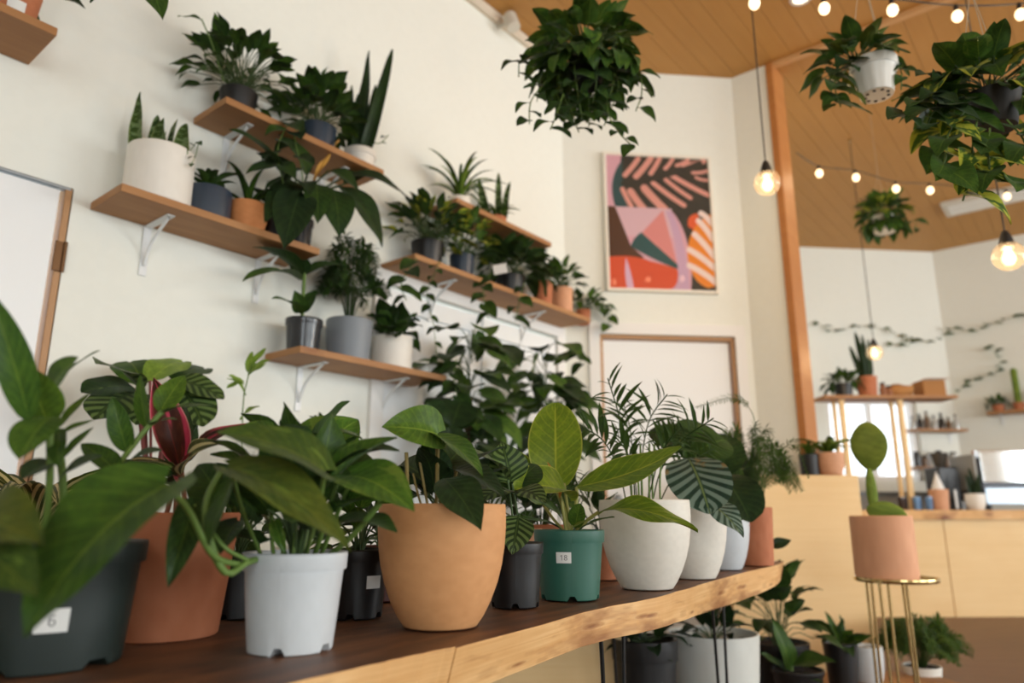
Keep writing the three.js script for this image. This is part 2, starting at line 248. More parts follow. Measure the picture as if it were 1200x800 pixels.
function blades(g, y0, list, mats, shape = 'blade') {    // upright sword leaves: [dx, dz, height, width, lean x, lean z]
  list.forEach(([dx, dz, h, w, lx, lz], i) => { const a = new THREE.Vector3(dx, y0 - 0.01, dz), b = new THREE.Vector3(dx + lx, y0 + h, dz + lz); aim(part('leaf', leafVar({ shape, ratio: Math.round(w / h * 100) / 100, bend: 0.15, fold: 0.5, wave: 0.012, twist: 0.5, nu: 4, nv: 10, seed: i % 5 }), mats[i % mats.length], g), a, b, new THREE.Vector3(Math.sin(i * 1.7) * 0.6, 0, 1)); });
}
// compound leaf: midrib with leaflets on both sides; points in the room
function frond(g, pts, n, len, wid, mat, { from = 0.4, seed = 1, droop = 0.3, r = 0.0016, name = 'frond', open = 0.9, shape = 'lance', loose = 0.3, rel = false } = {}) {
  const q = rng(seed * 29 + 11), c = new THREE.CatmullRomCurve3(pts.map((p) => rel ? clear(g, V(p)) : local(g, p))), list = [new THREE.TubeGeometry(c, 14, r, 5)], lg = leafVar({ shape, ratio: Math.round(wid / len * 100) / 100, bend: 0.5, fold: 0.4, wave: 0, nu: 2, nv: 4, seed: 2 }), o = new THREE.Object3D();
  for (let i = 0; i < n; i++) for (const s of [-1, 1]) {
    const t = from + (1 - from) * (i + (s > 0 ? 0.5 : 0.1)) / n, p = c.getPoint(Math.min(1, t)), tan = c.getTangent(Math.min(1, t)), side = tan.clone().cross(new THREE.Vector3(0.25, 0.35, 1)).normalize(), k = 1 - 0.5 * Math.abs(2 * (t - from) / (1 - from) - 0.9);
    const d = tan.clone().multiplyScalar(1 - open * 0.55).addScaledVector(side, s * open).add(new THREE.Vector3((q() - 0.5) * loose, -droop + (q() - 0.5) * loose, (q() - 0.5) * loose * 2)).normalize();
    aim(o, p, p.clone().addScaledVector(d, len * k * (0.85 + 0.3 * q())), new THREE.Vector3(0, 0.8, 0.5)); o.updateMatrix(); list.push(lg.clone().applyMatrix4(o.matrix));
  }
  return part(name, merge(list), mat, g);
}
function ferny(g, { y0, n, R, H, len, wid, mats, leaflets = 14, seed = 1, drop = 0.4, from = 0.25, open = 0.9 }) {
  const q = rng(seed * 53 + 1);
  for (let i = 0; i < n; i++) { const az = i * 2.39996 + q() * 0.6, e = (i + 0.5) / n, rr = R * (0.35 + 0.65 * Math.sqrt(e)) * (0.75 + 0.4 * q()), hh = H * (1.05 - 0.6 * e) * (0.8 + 0.35 * q()), x = Math.sin(az), z = Math.cos(az); frond(g, [[x * 0.01, y0, z * 0.01], [x * rr * 0.35, y0 + hh * 0.8, z * rr * 0.35], [x * rr * 0.75, y0 + hh, z * rr * 0.75], [x * rr, y0 + hh * (1 - drop), z * rr]], leaflets, len, wid, mats[i % mats.length], { from, seed: seed * 10 + i, rel: true, open }); }
}
function straps(g, { y0, n, R, H, wid, mats, seed = 1 }) {   // arching narrow leaves
  const q = rng(seed * 61 + 9);
  for (let i = 0; i < n; i++) { const az = i * 2.39996 + q(), l = R * (0.7 + 0.5 * q()), h = H * (0.35 + 0.75 * q()), a = new THREE.Vector3(Math.sin(az) * 0.008, y0 - 0.005, Math.cos(az) * 0.008), b = clear(g, new THREE.Vector3(Math.sin(az) * l, y0 + h * (0.4 + q() * 0.6), Math.cos(az) * l)); aim(part('leaf', leafVar({ shape: 'strap', ratio: Math.round(wid / R * 100) / 100, bend: 1.6, fold: 0.6, wave: 0, nu: 2, nv: 10, seed: 3 }), mats[i % mats.length], g), a, b, new THREE.Vector3(0, 1, 0.1)); }
}

// ------------------------------------------------------------------ the room
const CEIL = 4.17, dA = [0.6307, -0.776], nA = [0.776, 0.6307], dB = [0.9947, -0.1028], nB = [0.1028, 0.9947], dC = [0.776, 0.6307], nC = [-0.6307, 0.776];
const AB = [0.37, -4.832], BC = [1.688, -4.968], DE = [5.378, -8.773];
const on = (p, d, n) => (s, y, off = 0) => [p[0] + d[0] * s + n[0] * off, y, p[1] + d[1] * s + n[1] * off];
const onA = on(AB, dA, nA), onB = on(BC, dB, nB), onC = on(BC, dC, nC), onD = on(DE, dB, nB), onE = on(DE, dC, nC);
const turnA = Math.atan2(-dA[1], dA[0]), turnB = Math.atan2(-dB[1], dB[0]), turnC = Math.atan2(-dC[1], dC[0]);   // local x along the wall, local z into the room
function wallBetween(name, label, p0, p1, holes = [], mat = M.wall, th = 0.2, height = CEIL) {
  const len = Math.hypot(p1[0] - p0[0], p1[1] - p0[1]), sh = new THREE.Shape([[0, 0], [len, 0], [len, height], [0, height]].map((p) => new THREE.Vector2(...p)));
  for (const [x0, x1, y0, y1] of holes) sh.holes.push(new THREE.Path([[x0, y0], [x0, y1], [x1, y1], [x1, y0]].map((p) => new THREE.Vector2(...p))));
  const m = struct(name, new THREE.ExtrudeGeometry(sh, { depth: th, bevelEnabled: false }).translate(0, 0, -th), mat, label);
  m.position.set(p0[0], 0, p0[1]); m.rotation.y = Math.atan2(-(p1[1] - p0[1]), p1[0] - p0[0]); return m;
}
let windows = 0;
function windowIn(p0, p1, x0, x1, y0, y1, cols, label, rows = 1) {     // frame, mullions and panes in an opening of the wall p0-p1
  const g = structGroup('window_' + (++windows), label); g.position.set(p0[0], 0, p0[1]); g.rotation.y = Math.atan2(-(p1[1] - p0[1]), p1[0] - p0[0]);
  const w = x1 - x0, h = y1 - y0, f = 0.06;
  part('window_frame', merge([box(w, f, 0.1, x0 + w / 2, y0 + f / 2, -0.1), box(w, f, 0.1, x0 + w / 2, y1 - f / 2, -0.1), box(f, h, 0.1, x0 + f / 2, y0 + h / 2, -0.1), box(f, h, 0.1, x1 - f / 2, y0 + h / 2, -0.1)]), M.white, g);
  for (let i = 1; i < cols; i++) part('mullion', box(0.05, h, 0.08, x0 + w * i / cols, y0 + h / 2, -0.1), M.white, g);
  for (let i = 0; i < cols; i++) part('pane', box(w / cols - 0.05, h - 0.1, 0.004, x0 + w * (i + 0.5) / cols, y0 + h / 2, -0.1, 0), M.glass, g);
}
const A0 = [AB[0] - dA[0] * 8, AB[1] - dA[1] * 8], DW = [1.75, -8.398], EE = [10.42, -4.675], G1 = [10.42, 1.5], H1 = [7.5, 5], I1 = [-0.5, 5];
wallBetween('wall_left', 'cream plastered wall carrying the plant shelves', A0, AB, [[8 - 3.99, 8 - 3.1, 0, 2.045], [8 - 1.62, 8 - 0.12, 0, 2.06]]);
wallBetween('wall_middle', 'cream plastered wall with the framed print above the white door', AB, BC, [[0.235, 1.2, 0, 2.11]]);
wallBetween('wall_stub', 'narrow cream wall return ending in the wooden post', BC, [BC[0] + dC[0] * 0.275, BC[1] + dC[1] * 0.275]);
wallBetween('wall_side', 'side wall of the back room', [1.75, -5.1], DW);
wallBetween('wall_back', 'cream back wall behind the bar', DW, DE, [[2.015, 3.165, 1.28, 2.26]]);
wallBetween('wall_back_right', 'cream wall with the creeping vine behind the bar', DE, EE);
wallBetween('wall_right', 'window wall on the street side', EE, G1, [[0.6, 5.5, 0.6, 3.3]]);
wallBetween('wall_corner', 'window wall at the corner', G1, H1, [[0.5, 4.06, 0.6, 3.3]]);
wallBetween('wall_front', 'wall with the shop window', H1, I1, [[0.4, 3.2, 0.6, 3.3], [5.4, 7.8, 0.6, 3.3]]);
wallBetween('wall_rear_left', 'plain wall behind the bench', I1, A0);
windowIn(DW, DE, 2.015, 3.165, 1.28, 2.26, 2, 'bright window in the back wall behind the bar shelf');
windowIn(EE, G1, 0.6, 5.5, 0.6, 3.3, 4, 'tall street window with white frame');
windowIn(G1, H1, 0.5, 4.06, 0.6, 3.3, 3, 'tall corner window with white frame');
windowIn(H1, I1, 0.4, 3.2, 0.6, 3.3, 2, 'wide shop window with white frame');
windowIn(H1, I1, 5.4, 7.8, 0.6, 3.3, 2, 'second shop window with white frame');
{ // floor and ceiling
  const sh = new THREE.Shape([A0, AB, BC, [1.75, -5.1], DW, DE, EE, G1, H1, I1].map(([x, z]) => new THREE.Vector2(x, -z)));
  const fg = new THREE.ExtrudeGeometry(sh, { depth: 0.1, bevelEnabled: false }).rotateX(-Math.PI / 2).translate(0, -0.1, 0);
  struct('floor', metreUV(fg, 0.6), M.floor, 'brown wooden floor');
  const c = structGroup('ceiling', 'varnished wooden board ceiling');
  const big = new THREE.Shape([[-6.5, 3.5], [-6.5, -7], [11, -7], [11, 10], [0, 10]].map(([x, y]) => new THREE.Vector2(x, y)));
  part('ceiling_deck', new THREE.ExtrudeGeometry(big, { depth: 0.15, bevelEnabled: false }).rotateX(-Math.PI / 2).translate(0, CEIL + 0.012, 0), M.ceilBack, c);
  // boards run along the shelf wall; k counts them away from it
  const bw = 0.142, geos = [0, 1, 2].map((k) => metreUV(box(17, 0.016, bw - 0.002, 0, 0, k * 1.7, 0.0015), 0.7).translate(0, 0, -k * 1.7));
  for (let k = 0; k < 100; k++) { const m = part('ceiling_board', geos[k % 3], M.ceil[(k * 7 + (k >> 2)) % 3], c), p = onA(1.0 + (k % 5) * 0.03, CEIL + 0.006, -0.3 + bw * (k + 0.5)); m.position.set(...p); m.rotation.y = turnA; }
  // batten on the ceiling that carries on from the wall return
  const b = struct('trim_1', box(5.2, 0.035, 0.05, 0, 0, 0), std({ color: '#c99a66', roughness: 0.6 }), 'pale batten across the ceiling boards'); b.position.set(...onC(2.9, CEIL - 0.017, -0.02)); b.rotation.y = turnC;
  const t = struct('trim_2', box(7.9, 0.07, 0.035, 0, 0, 0), std({ color: '#d8cbb8', roughness: 0.6 }), 'white moulding along the top of the shelf wall'); t.position.set(...onA(-3.98, CEIL - 0.04, 0.018)); t.rotation.y = turnA;
  // wooden post at the end of the wall return
  const pg = structGroup('post', 'tall brown wooden post at the end of the wall return'); pg.position.set(...onC(0.275, 0, 0)); pg.rotation.y = turnC;
  part('post_board', metreUV(box(0.05, CEIL - 0.01, 0.025, 0.02, CEIL / 2, 0.01).rotateZ(0)), M.postWood, pg); part('post_board', metreUV(box(0.045, CEIL - 0.01, 0.215, 0.0235, CEIL / 2, -0.11)), M.postWood, pg);
}
{ // flush door in the shelf wall
  const g = structGroup('door_1', 'white flush door with brown jamb and bronze hinge'); g.position.set(...onA(-3.99, 0, 0)); g.rotation.y = turnA;
  part('door_leaf', box(0.845, 2.02, 0.04, 0.4225, 1.012, -0.012), M.doorWhite, g);
  part('jamb', merge([box(0.022, 2.04, 0.06, 0.873, 1.02, -0.022)]), M.jamb, g, 'light brown wooden jamb');
  part('weather_strip', box(0.88, 0.012, 0.03, 0.44, 2.036, -0.006), M.metalGrey, g, 'grey strip over the door');
  for (const y of [1.78, 1.0, 0.25]) { part('hinge', merge([box(0.03, 0.11, 0.006, 0.868, y, 0.012), rod([0.885, y - 0.055, 0.016], [0.885, y + 0.055, 0.016], 0.007)]), M.hinge, g, 'bronze hinge'); }
}
{ // double closet doors under the long shelf
  const g = structGroup('door_2', 'pair of white panelled closet doors below the long shelf'); g.position.set(...onA(-1.62, 0, 0)); g.rotation.y = turnA;
  for (const k of [0, 1]) { const x = k * 0.75; part('door_leaf', box(0.738, 2.04, 0.03, x + 0.375, 1.025, -0.03), M.doorWhite, g); part('panel_frame', merge([box(0.09, 2.03, 0.018, x + 0.055, 1.025, -0.006), box(0.09, 2.03, 0.018, x + 0.695, 1.025, -0.006), box(0.56, 0.1, 0.018, x + 0.375, 1.985, -0.006), box(0.56, 0.12, 0.018, x + 0.375, 1.05, -0.006), box(0.56, 0.2, 0.018, x + 0.375, 0.13, -0.006)]), M.doorWhite, g); }
  part('casing', merge([box(0.08, 2.13, 0.02, -0.04, 1.065, 0.01), box(0.08, 2.13, 0.02, 1.54, 1.065, 0.01), box(1.66, 0.07, 0.022, 0.75, 2.095, 0.011)]), M.white, g);
}
{ // door under the framed print
  const g = structGroup('door_3', 'white door with tan jamb under the framed print'); g.position.set(...on(AB, dB, nB)(0.235, 0, 0)); g.rotation.y = turnB;
  part('door_leaf', box(0.905, 2.07, 0.04, 0.475, 1.037, -0.05), M.doorWhite, g);
  part('jamb', merge([box(0.022, 2.1, 0.12, 0.011, 1.05, -0.06), box(0.024, 2.1, 0.12, 0.952, 1.05, -0.06), box(0.965, 0.026, 0.12, 0.482, 2.096, -0.06)]), M.jamb, g, 'tan wooden jamb');
  part('casing', merge([box(0.075, 2.19, 0.022, -0.04, 1.095, 0.011), box(0.075, 2.19, 0.022, 1.0, 1.095, 0.011), box(1.115, 0.08, 0.024, 0.48, 2.15, 0.012)]), M.white, g);
  part('door_knob', new THREE.SphereGeometry(0.028, 16, 12).translate(0.09, 1.0, 0.01), M.metalGrey, g);
}
{ // plywood half wall in front of the post
  const g = struct('partition', metreUV(box(0.85, 1.133, 0.09, -0.425, 0.5665, -0.045, 0.003), 0.8), M.ply, 'pale plywood half wall below the wooden post');
  g.position.set(2.124, 0, -4.52); g.rotation.y = turnB;
}
{ // picture
  const W = 0.81, Hh = 1.06, g = thing('framed_print', 'framed abstract print of a dark leaf with pink, orange and teal shapes', 'picture', onB(-0.63, 2.415, 0.004)); g.rotation.y = turnB;
  const c = document.createElement('canvas'); c.width = 512; c.height = 672; const x = c.getContext('2d'), sx = 512 / 520, sy = 672 / 685;
  const poly = (col, pts) => { x.fillStyle = col; x.beginPath(); pts.forEach(([a, b], i) => i ? x.lineTo(a * sx, b * sy) : x.moveTo(a * sx, b * sy)); x.closePath(); x.fill(); };
  const curve = (col, s, ...cs) => { x.fillStyle = col; x.beginPath(); x.moveTo(s[0] * sx, s[1] * sy); for (const k of cs) x.quadraticCurveTo(k[0] * sx, k[1] * sy, k[2] * sx, k[3] * sy); x.closePath(); x.fill(); };
  poly('#d9a6b2', [[0, 0], [520, 0], [520, 685], [0, 685]]);
  curve('#2a2b24', [80, 0], [60, 120, 100, 275], [230, 270, 320, 282], [390, 360, 400, 520], [410, 600, 395, 685], [460, 690, 520, 685], [522, 300, 520, 0]);   // dark ground
  curve('#1f4a4c', [88, 20], [0, 130, 40, 270], [70, 276, 104, 270], [70, 130, 88, 20]);
  for (const [a, b, c2, d, w] of [[95, 105, 165, 15, 26], [150, 110, 230, 8, 30], [225, 90, 275, 5, 24], [300, 60, 340, 8, 20], [360, 40, 420, 8, 20], [395, 38, 500, 10, 26], [120, 190, 180, 275, 36], [190, 170, 285, 275, 40], [235, 140, 385, 250, 26], [300, 120, 420, 210, 22], [330, 95, 510, 190, 26], [440, 75, 515, 62, 18], [455, 100, 510, 112, 16], [80, 180, 120, 265, 24]]) { x.strokeStyle = '#dd9a8c'; x.lineWidth = w * sx; x.lineCap = 'round'; x.beginPath(); x.moveTo(a * sx, b * sy); x.quadraticCurveTo((a + c2) / 2 * sx, ((b + d) / 2 + 8) * sy, c2 * sx, d * sy); x.stroke(); }
  x.strokeStyle = '#2a2b24'; x.lineWidth = 24; x.beginPath(); x.moveTo(85 * sx, 150 * sy); x.quadraticCurveTo(260 * sx, 130 * sy, 480 * sx, 20 * sy); x.stroke();
  poly('#d9b4bd', [[0, 272], [322, 272], [322, 420], [0, 420]]); poly('#4d2d17', [[0, 272], [40, 272], [110, 470], [175, 530], [0, 540]]);
  poly('#d98a86', [[278, 280], [160, 410], [335, 560]]); curve('#c9a4bd', [322, 285], [385, 420, 392, 685], [330, 690, 290, 685], [345, 640, 336, 560], [330, 400, 290, 282]);
  curve('#d6502a', [0, 530], [120, 510, 200, 545], [330, 570, 335, 585], [340, 660, 300, 680], [160, 690, 0, 685]); curve('#d9b4cd', [84, 530], [108, 600, 118, 685], [90, 690, 84, 685], [70, 600, 84, 530]);
  curve('#1d4f50', [165, 400], [120, 430, 110, 475], [220, 540, 335, 580], [338, 560, 335, 555], [240, 470, 165, 400]);
  curve('#dd5a2c', [400, 360], [390, 300, 450, 290], [470, 330, 430, 380]); curve('#e6861e', [520, 290], [400, 350, 388, 500], [390, 640, 480, 670], [520, 660, 520, 660]);
  for (const k of [[455, 330, 520, 420], [430, 400, 520, 510], [400, 480, 520, 570], [395, 560, 520, 640], [470, 290, 520, 340]]) { x.strokeStyle = '#efd9d2'; x.lineWidth = 30; x.beginPath(); x.moveTo(k[0] * sx, k[1] * sy); x.quadraticCurveTo((k[0] + k[2]) / 2 * sx, (k[1] + k[3]) / 2 * sy - 12, k[2] * sx, k[3] * sy); x.stroke(); }
  const t = new THREE.CanvasTexture(c); t.colorSpace = THREE.SRGBColorSpace;
  part('print', box(W - 0.04, Hh - 0.04, 0.006, 0, Hh / 2, 0.022, 0), std({ map: t, roughness: 0.8 }), g, 'abstract print in pink, black, teal and orange');
  part('frame', merge([box(0.022, Hh, 0.036, -W / 2 + 0.011, Hh / 2, 0.018), box(0.022, Hh, 0.036, W / 2 - 0.011, Hh / 2, 0.018), box(W - 0.04, 0.022, 0.036, 0, 0.011, 0.018), box(W - 0.04, 0.022, 0.036, 0, Hh - 0.011, 0.018)]), std({ color: '#e9e2d4', roughness: 0.5 }), g, 'slim white frame');
  part('glazing', box(W - 0.04, Hh - 0.04, 0.002, 0, Hh / 2, 0.03, 0), M.glass, g, 'clear glazing');
}
{ // rail spotlight on the shelf wall, flush panel on the ceiling
  const p = [-0.017, 4.054, -4.197], g = thing('wall_spotlight', 'small white spotlight head under the ceiling moulding', 'spotlight', [p[0], p[1], p[2]]);
  part('lamp_head', rod([0, 0.07, 0], [0.03, -0.03, 0.02], 0.045, 20), M.sensor, g); part('bracket', rod([0, 0.03, 0], [-nA[0] * 0.1, 0.03, -nA[1] * 0.1], 0.012), M.sensor, g);
  const q = thing('ceiling_panel', 'pale rectangular air panel on the ceiling boards above the bar', 'air panel', [5.07, CEIL - 0.04, -7.15]); q.rotation.y = turnC;
  part('panel_body', box(0.85, 0.04, 0.42, 0, 0.02, 0, 0.008), M.sensor, q); part('louvre', merge([-0.1, 0, 0.1].map((z) => box(0.75, 0.012, 0.05, 0, -0.004, z))), M.white, q);
}

// ------------------------------------------------------------------ the bench
{
  const g = thing('live_edge_bench', 'long live-edge wooden bench in two slabs crowded with potted plants', 'bench', [0.3, 0, -2.1]);
  const slab = (front, back, lbl, lift = 0) => {
    const pts = [], r = rng(front.length * 9); const F2 = front.map(([x, z]) => new THREE.Vector2(x - 0.3, -(z + 2.1)));
    const c = new THREE.SplineCurve(F2); const sh = new THREE.Shape([...c.getPoints(40).map((p, i) => new THREE.Vector2(p.x + (i % 40 ? (r() - 0.5) * 0.005 : 0), p.y)), ...back.map(([x, z]) => new THREE.Vector2(x - 0.3, -(z + 2.1)))]);
    const geo = new THREE.ExtrudeGeometry(sh, { depth: 0.07, bevelEnabled: true, bevelThickness: 0.0015, bevelSize: 0.0015, bevelOffset: -0.0015, bevelSegments: 2 }).rotateX(-Math.PI / 2).translate(0, 0.636 + lift, 0);
    const p = geo.attributes.position, uv = geo.attributes.uv, n = geo.attributes.normal;   // under edge tucks in, and the grain follows the bench
    for (let i = 0; i < p.count; i++) { const s = p.getX(i) * 0.52 - p.getZ(i) * 0.854, o = p.getX(i) * 0.854 + p.getZ(i) * 0.52; uv.setXY(i, s * 1.1, Math.abs(n.getY(i)) > 0.5 ? o * 1.6 : p.getY(i) * 4.5 + 0.3 + o * 0.4); }
    for (let i = 0; i < p.count; i++) if (p.getY(i) < 0.66) { const s = p.getX(i) * 0.52 - p.getZ(i) * 0.854; p.setXYZ(i, p.getX(i) - 0.854 * (0.012 + 0.01 * Math.sin(s * 5)), p.getY(i) - 0.012 * Math.sin(s * 3.1) - 0.006, p.getZ(i) - 0.52 * (0.012 + 0.01 * Math.sin(s * 5))); }
    geo.computeVertexNormals(); part('slab', geo, [M.benchTop, M.benchEdge], g, lbl);
  };
  const bk = (x, z, w = 0.66) => [x - 0.854 * w, z - 0.52 * w];
  slab([[-0.082, -1.15], [0.03, -1.34], [0.178, -1.604], [0.32, -1.79], [0.446, -1.996], [0.62, -2.3], [0.8, -2.6], [0.95, -2.83], [1.065, -3.013], [1.15, -3.2]], [[1.0, -3.28], bk(0.9, -3.0), bk(-0.082, -1.15)], 'far slab with a rough live edge');
  slab([[-0.62, -0.38], [-0.42, -0.67], [-0.257, -0.909], [-0.142, -1.072], [-0.0835, -1.148]], [bk(-0.0835, -1.148), bk(-0.62, -0.38)], 'near slab, dark top and pale sawn edge', 0.0025);
  for (const [px, pz] of [[-0.1, -1.38], [0.26, -2.0], [0.76, -2.83], [-0.47, -1.62], [0.42, -3.0], [-0.55, -0.78], [-0.92, -0.95]]) {   // bent-rod legs
    const a = V([px - 0.3, 0.635, pz + 2.1]), u = [0.52, -0.854];
    const top = [a.clone().add(V([u[0] * 0.075, 0, u[1] * 0.075])), a.clone().add(V([-u[0] * 0.075, 0, -u[1] * 0.075]))], b = a.clone().setY(0.012);
    part('leg', merge([tube([top[0], b.clone().add(V([u[0] * 0.02, 0.01, u[1] * 0.02])), b, b.clone().add(V([-u[0] * 0.02, 0.01, -u[1] * 0.02])), top[1]], 0.0055, 30, 6), box(0.08, 0.005, 0.08, a.x, 0.631, a.z, 0.001)]), M.blackMetal, g, 'black bent-rod leg');
  }
}
// low white console against the shelf wall, behind the bench
{
  const g = thing('console_table', 'low white console against the shelf wall behind the bench', 'console', onA(-1.7, 0, 0.26)); g.rotation.y = turnA;
  part('top', metreUV(box(2.9, 0.03, 0.42, 0, 0.585, 0)), M.white, g); for (const [x, z] of [[-1.4, -0.17], [-1.4, 0.17], [0, 0.17], [0, -0.17], [1.4, -0.17], [1.4, 0.17]]) part('leg', box(0.05, 0.57, 0.05, x, 0.285, z), M.white, g);
}

// ------------------------------------------------------------------ wall shelves
function wallShelf(label, s0, s1, top, brackets, k, warp = 0, depth = 0.255) {
  const w = s1 - s0, g = thing('wall_shelf', label, 'shelf', onA((s0 + s1) / 2, top - 0.03, 0)); g.rotation.y = turnA;
  part('board', metreUV(box(w, 0.03, depth, 0, 0.015, depth / 2 + 0.002, 0.003), 0.9), M.shelf[k % 3], g);
  for (const s of brackets) part('bracket', merge([box(0.03, 0.2, 0.006, s - (s0 + s1) / 2, -0.1, 0.004), box(0.03, 0.006, 0.19, s - (s0 + s1) / 2, -0.003, 0.097), tube([[s - (s0 + s1) / 2, -0.16, 0.008], [s - (s0 + s1) / 2, -0.08, 0.05], [s - (s0 + s1) / 2, -0.006, 0.17]], 0.007, 10, 6)]), M.bracket, g, 'white metal bracket');
  return g;
}
const Y0 = 2.475, Y1 = 2.515, Y2 = 2.015, Y3 = 1.575, Y4 = 2.155, Y5 = 2.555;      // shelf tops
wallShelf('short wooden shelf by the door with a tagged terracotta pot', -4.3, -3.3, Y0, [-4.0, -3.6], 0);
wallShelf('wooden shelf holding the ivy pot and the tall sword-leaved plant', -2.7, -1.88, Y1, [-2.55, -2.05], 1);
wallShelf('wooden shelf holding the white, navy and clay pots', -3.04, -2.215, Y2, [-2.83, -2.35], 2);
wallShelf('lowest wooden shelf holding black, grey and white pots in a row', -2.28, -1.42, Y3, [-2.1, -1.62], 0);
wallShelf('longest wooden shelf above the white closet doors', -1.66, -0.085, Y4, [-1.3, -0.5], 1);
wallShelf('wooden shelf with the spidery plant above the longest shelf', -1.37, -0.51, Y5, [-1.2, -0.7], 2);

// ------------------------------------------------------------------ plants on the bench
const onBench = 'potted plants on the bench';
{ // dark green nursery pot at the near end
  const p = [-0.617, 0.710, -1.022], g = thing('potted_plant', 'glossy plant with stout upright stems in a dark green tagged pot on the bench', 'potted plant', p, onBench);
  pot(g, 'nursery', 0.112, 0.094, 0.155, M.potDarkGreen, { notch: true }); sticker(g, 0.1, 0.103, 0.05, 0.078, Math.atan2(-p[0], -p[2]) + 0.05, 0.036, '6');
  const z = { shape: 'zz', bend: 0.5, fold: 0.2, wave: 0.01 };
  leaf(g, [-0.587, 1.012, -0.880], [-0.604, 1.151, -0.800], 0.042, L.mid[1], { ...z, up: [0.7, 0.1, 0.8] });
  leaf(g, [-0.601, 1.051, -0.930], [-0.550, 1.094, -0.900], 0.045, L.mid[0], { ...z, up: [-0.3, 0.3, 1] });
  leaf(g, [-0.609, 1.061, -0.950], [-0.582, 1.125, -1.000], 0.032, L.mid[1], { ...z, up: [-0.5, 0.6, 0.5] });
  leaf(g, [-0.590, 1.013, -0.920], [-0.595, 1.077, -0.880], 0.056, L.mid[2], { ...z, up: [0.3, 0.1, 1] });
  leaf(g, [-0.574, 1.018, -0.900], [-0.565, 0.961, -0.840], 0.055, L.mid[0], { ...z, up: [0.1, 0.3, 1] });
  leaf(g, [-0.586, 1.008, -0.940], [-0.554, 0.955, -0.900], 0.026, L.mid[1], { ...z, up: [0.1, 0.1, 1] });
  leaf(g, [-0.611, 1.015, -0.980], [-0.598, 1.068, -1.020], 0.014, L.mid[2], z);
  leaf(g, [-0.607, 1.006, -0.980], [-0.587, 1.029, -1.020], 0.012, L.mid[0], z);
  leaf(g, [-0.612, 1.002, -0.970], [-0.657, 1.055, -1.000], 0.02, L.mid[2], z);
  leaf(g, [-0.587, 0.973, -0.960], [-0.576, 1.017, -1.000], 0.013, L.mid[1], z);
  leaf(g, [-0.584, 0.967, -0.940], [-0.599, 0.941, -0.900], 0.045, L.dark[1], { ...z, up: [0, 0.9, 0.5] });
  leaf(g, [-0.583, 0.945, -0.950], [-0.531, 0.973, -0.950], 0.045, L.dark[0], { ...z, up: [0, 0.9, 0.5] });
  leaf(g, [-0.557, 0.987, -1.060], [-0.579, 1.066, -1.040], 0.033, L.mid[1], { ...z, up: [0.3, 0.1, 1] });
  leaf(g, [-0.542, 1.023, -1.080], [-0.551, 1.103, -1.060], 0.026, L.mid[0], { ...z, up: [-0.3, 0.1, 1] });
  leaf(g, [-0.527, 1.047, -1.080], [-0.504, 1.108, -1.100], 0.042, L.mid[2], { ...z, up: [0.1, 0.3, 1] });
  leaf(g, [-0.526, 1.047, -1.080], [-0.426, 1.050, -1.040], 0.02, L.mid[1], { ...z, up: [0, 0.9, 0.4] });
  leaf(g, [-0.539, 1.027, -1.080], [-0.481, 1.032, -1.040], 0.02, L.mid[0], { ...z, up: [0, 0.9, 0.4] });
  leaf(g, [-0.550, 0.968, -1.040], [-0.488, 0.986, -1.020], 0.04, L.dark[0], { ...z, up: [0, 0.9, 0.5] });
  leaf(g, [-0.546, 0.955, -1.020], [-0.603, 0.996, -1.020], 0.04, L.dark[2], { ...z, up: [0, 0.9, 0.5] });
  // shaded brownish leaf hanging over the near rim
  leaf(g, [-0.545, 0.892, -0.740], [-0.422, 0.872, -0.680], 0.075, L.shade[0], { shape: 'ovate', bend: 0.8, up: [0, 0.7, 0.7], label: 'browned leaf' });
  leaf(g, [-0.514, 0.870, -0.720], [-0.421, 0.828, -0.680], 0.06, L.shade[1], { shape: 'ovate', bend: 0.8, up: [0, 0.7, 0.7] });
  stalks(g, [[[[-0.597, 0.848, -1.000], [-0.591, 0.946, -0.970], [-0.596, 1.042, -0.930], [-0.603, 1.076, -0.930]], 0.0055], [[[-0.609, 0.849, -0.980], [-0.583, 0.945, -0.930], [-0.582, 1.017, -0.910]], 0.005], [[[-0.582, 0.847, -1.020], [-0.560, 0.949, -1.030], [-0.546, 1.013, -1.070], [-0.523, 1.050, -1.080]], 0.004], [[[-0.623, 0.850, -0.950], [-0.594, 0.902, -0.850], [-0.548, 0.892, -0.750]], 0.003], [[[-0.612, 0.850, -0.950], [-0.566, 0.889, -0.800], [-0.514, 0.870, -0.720]], 0.003]], M.stem);
}
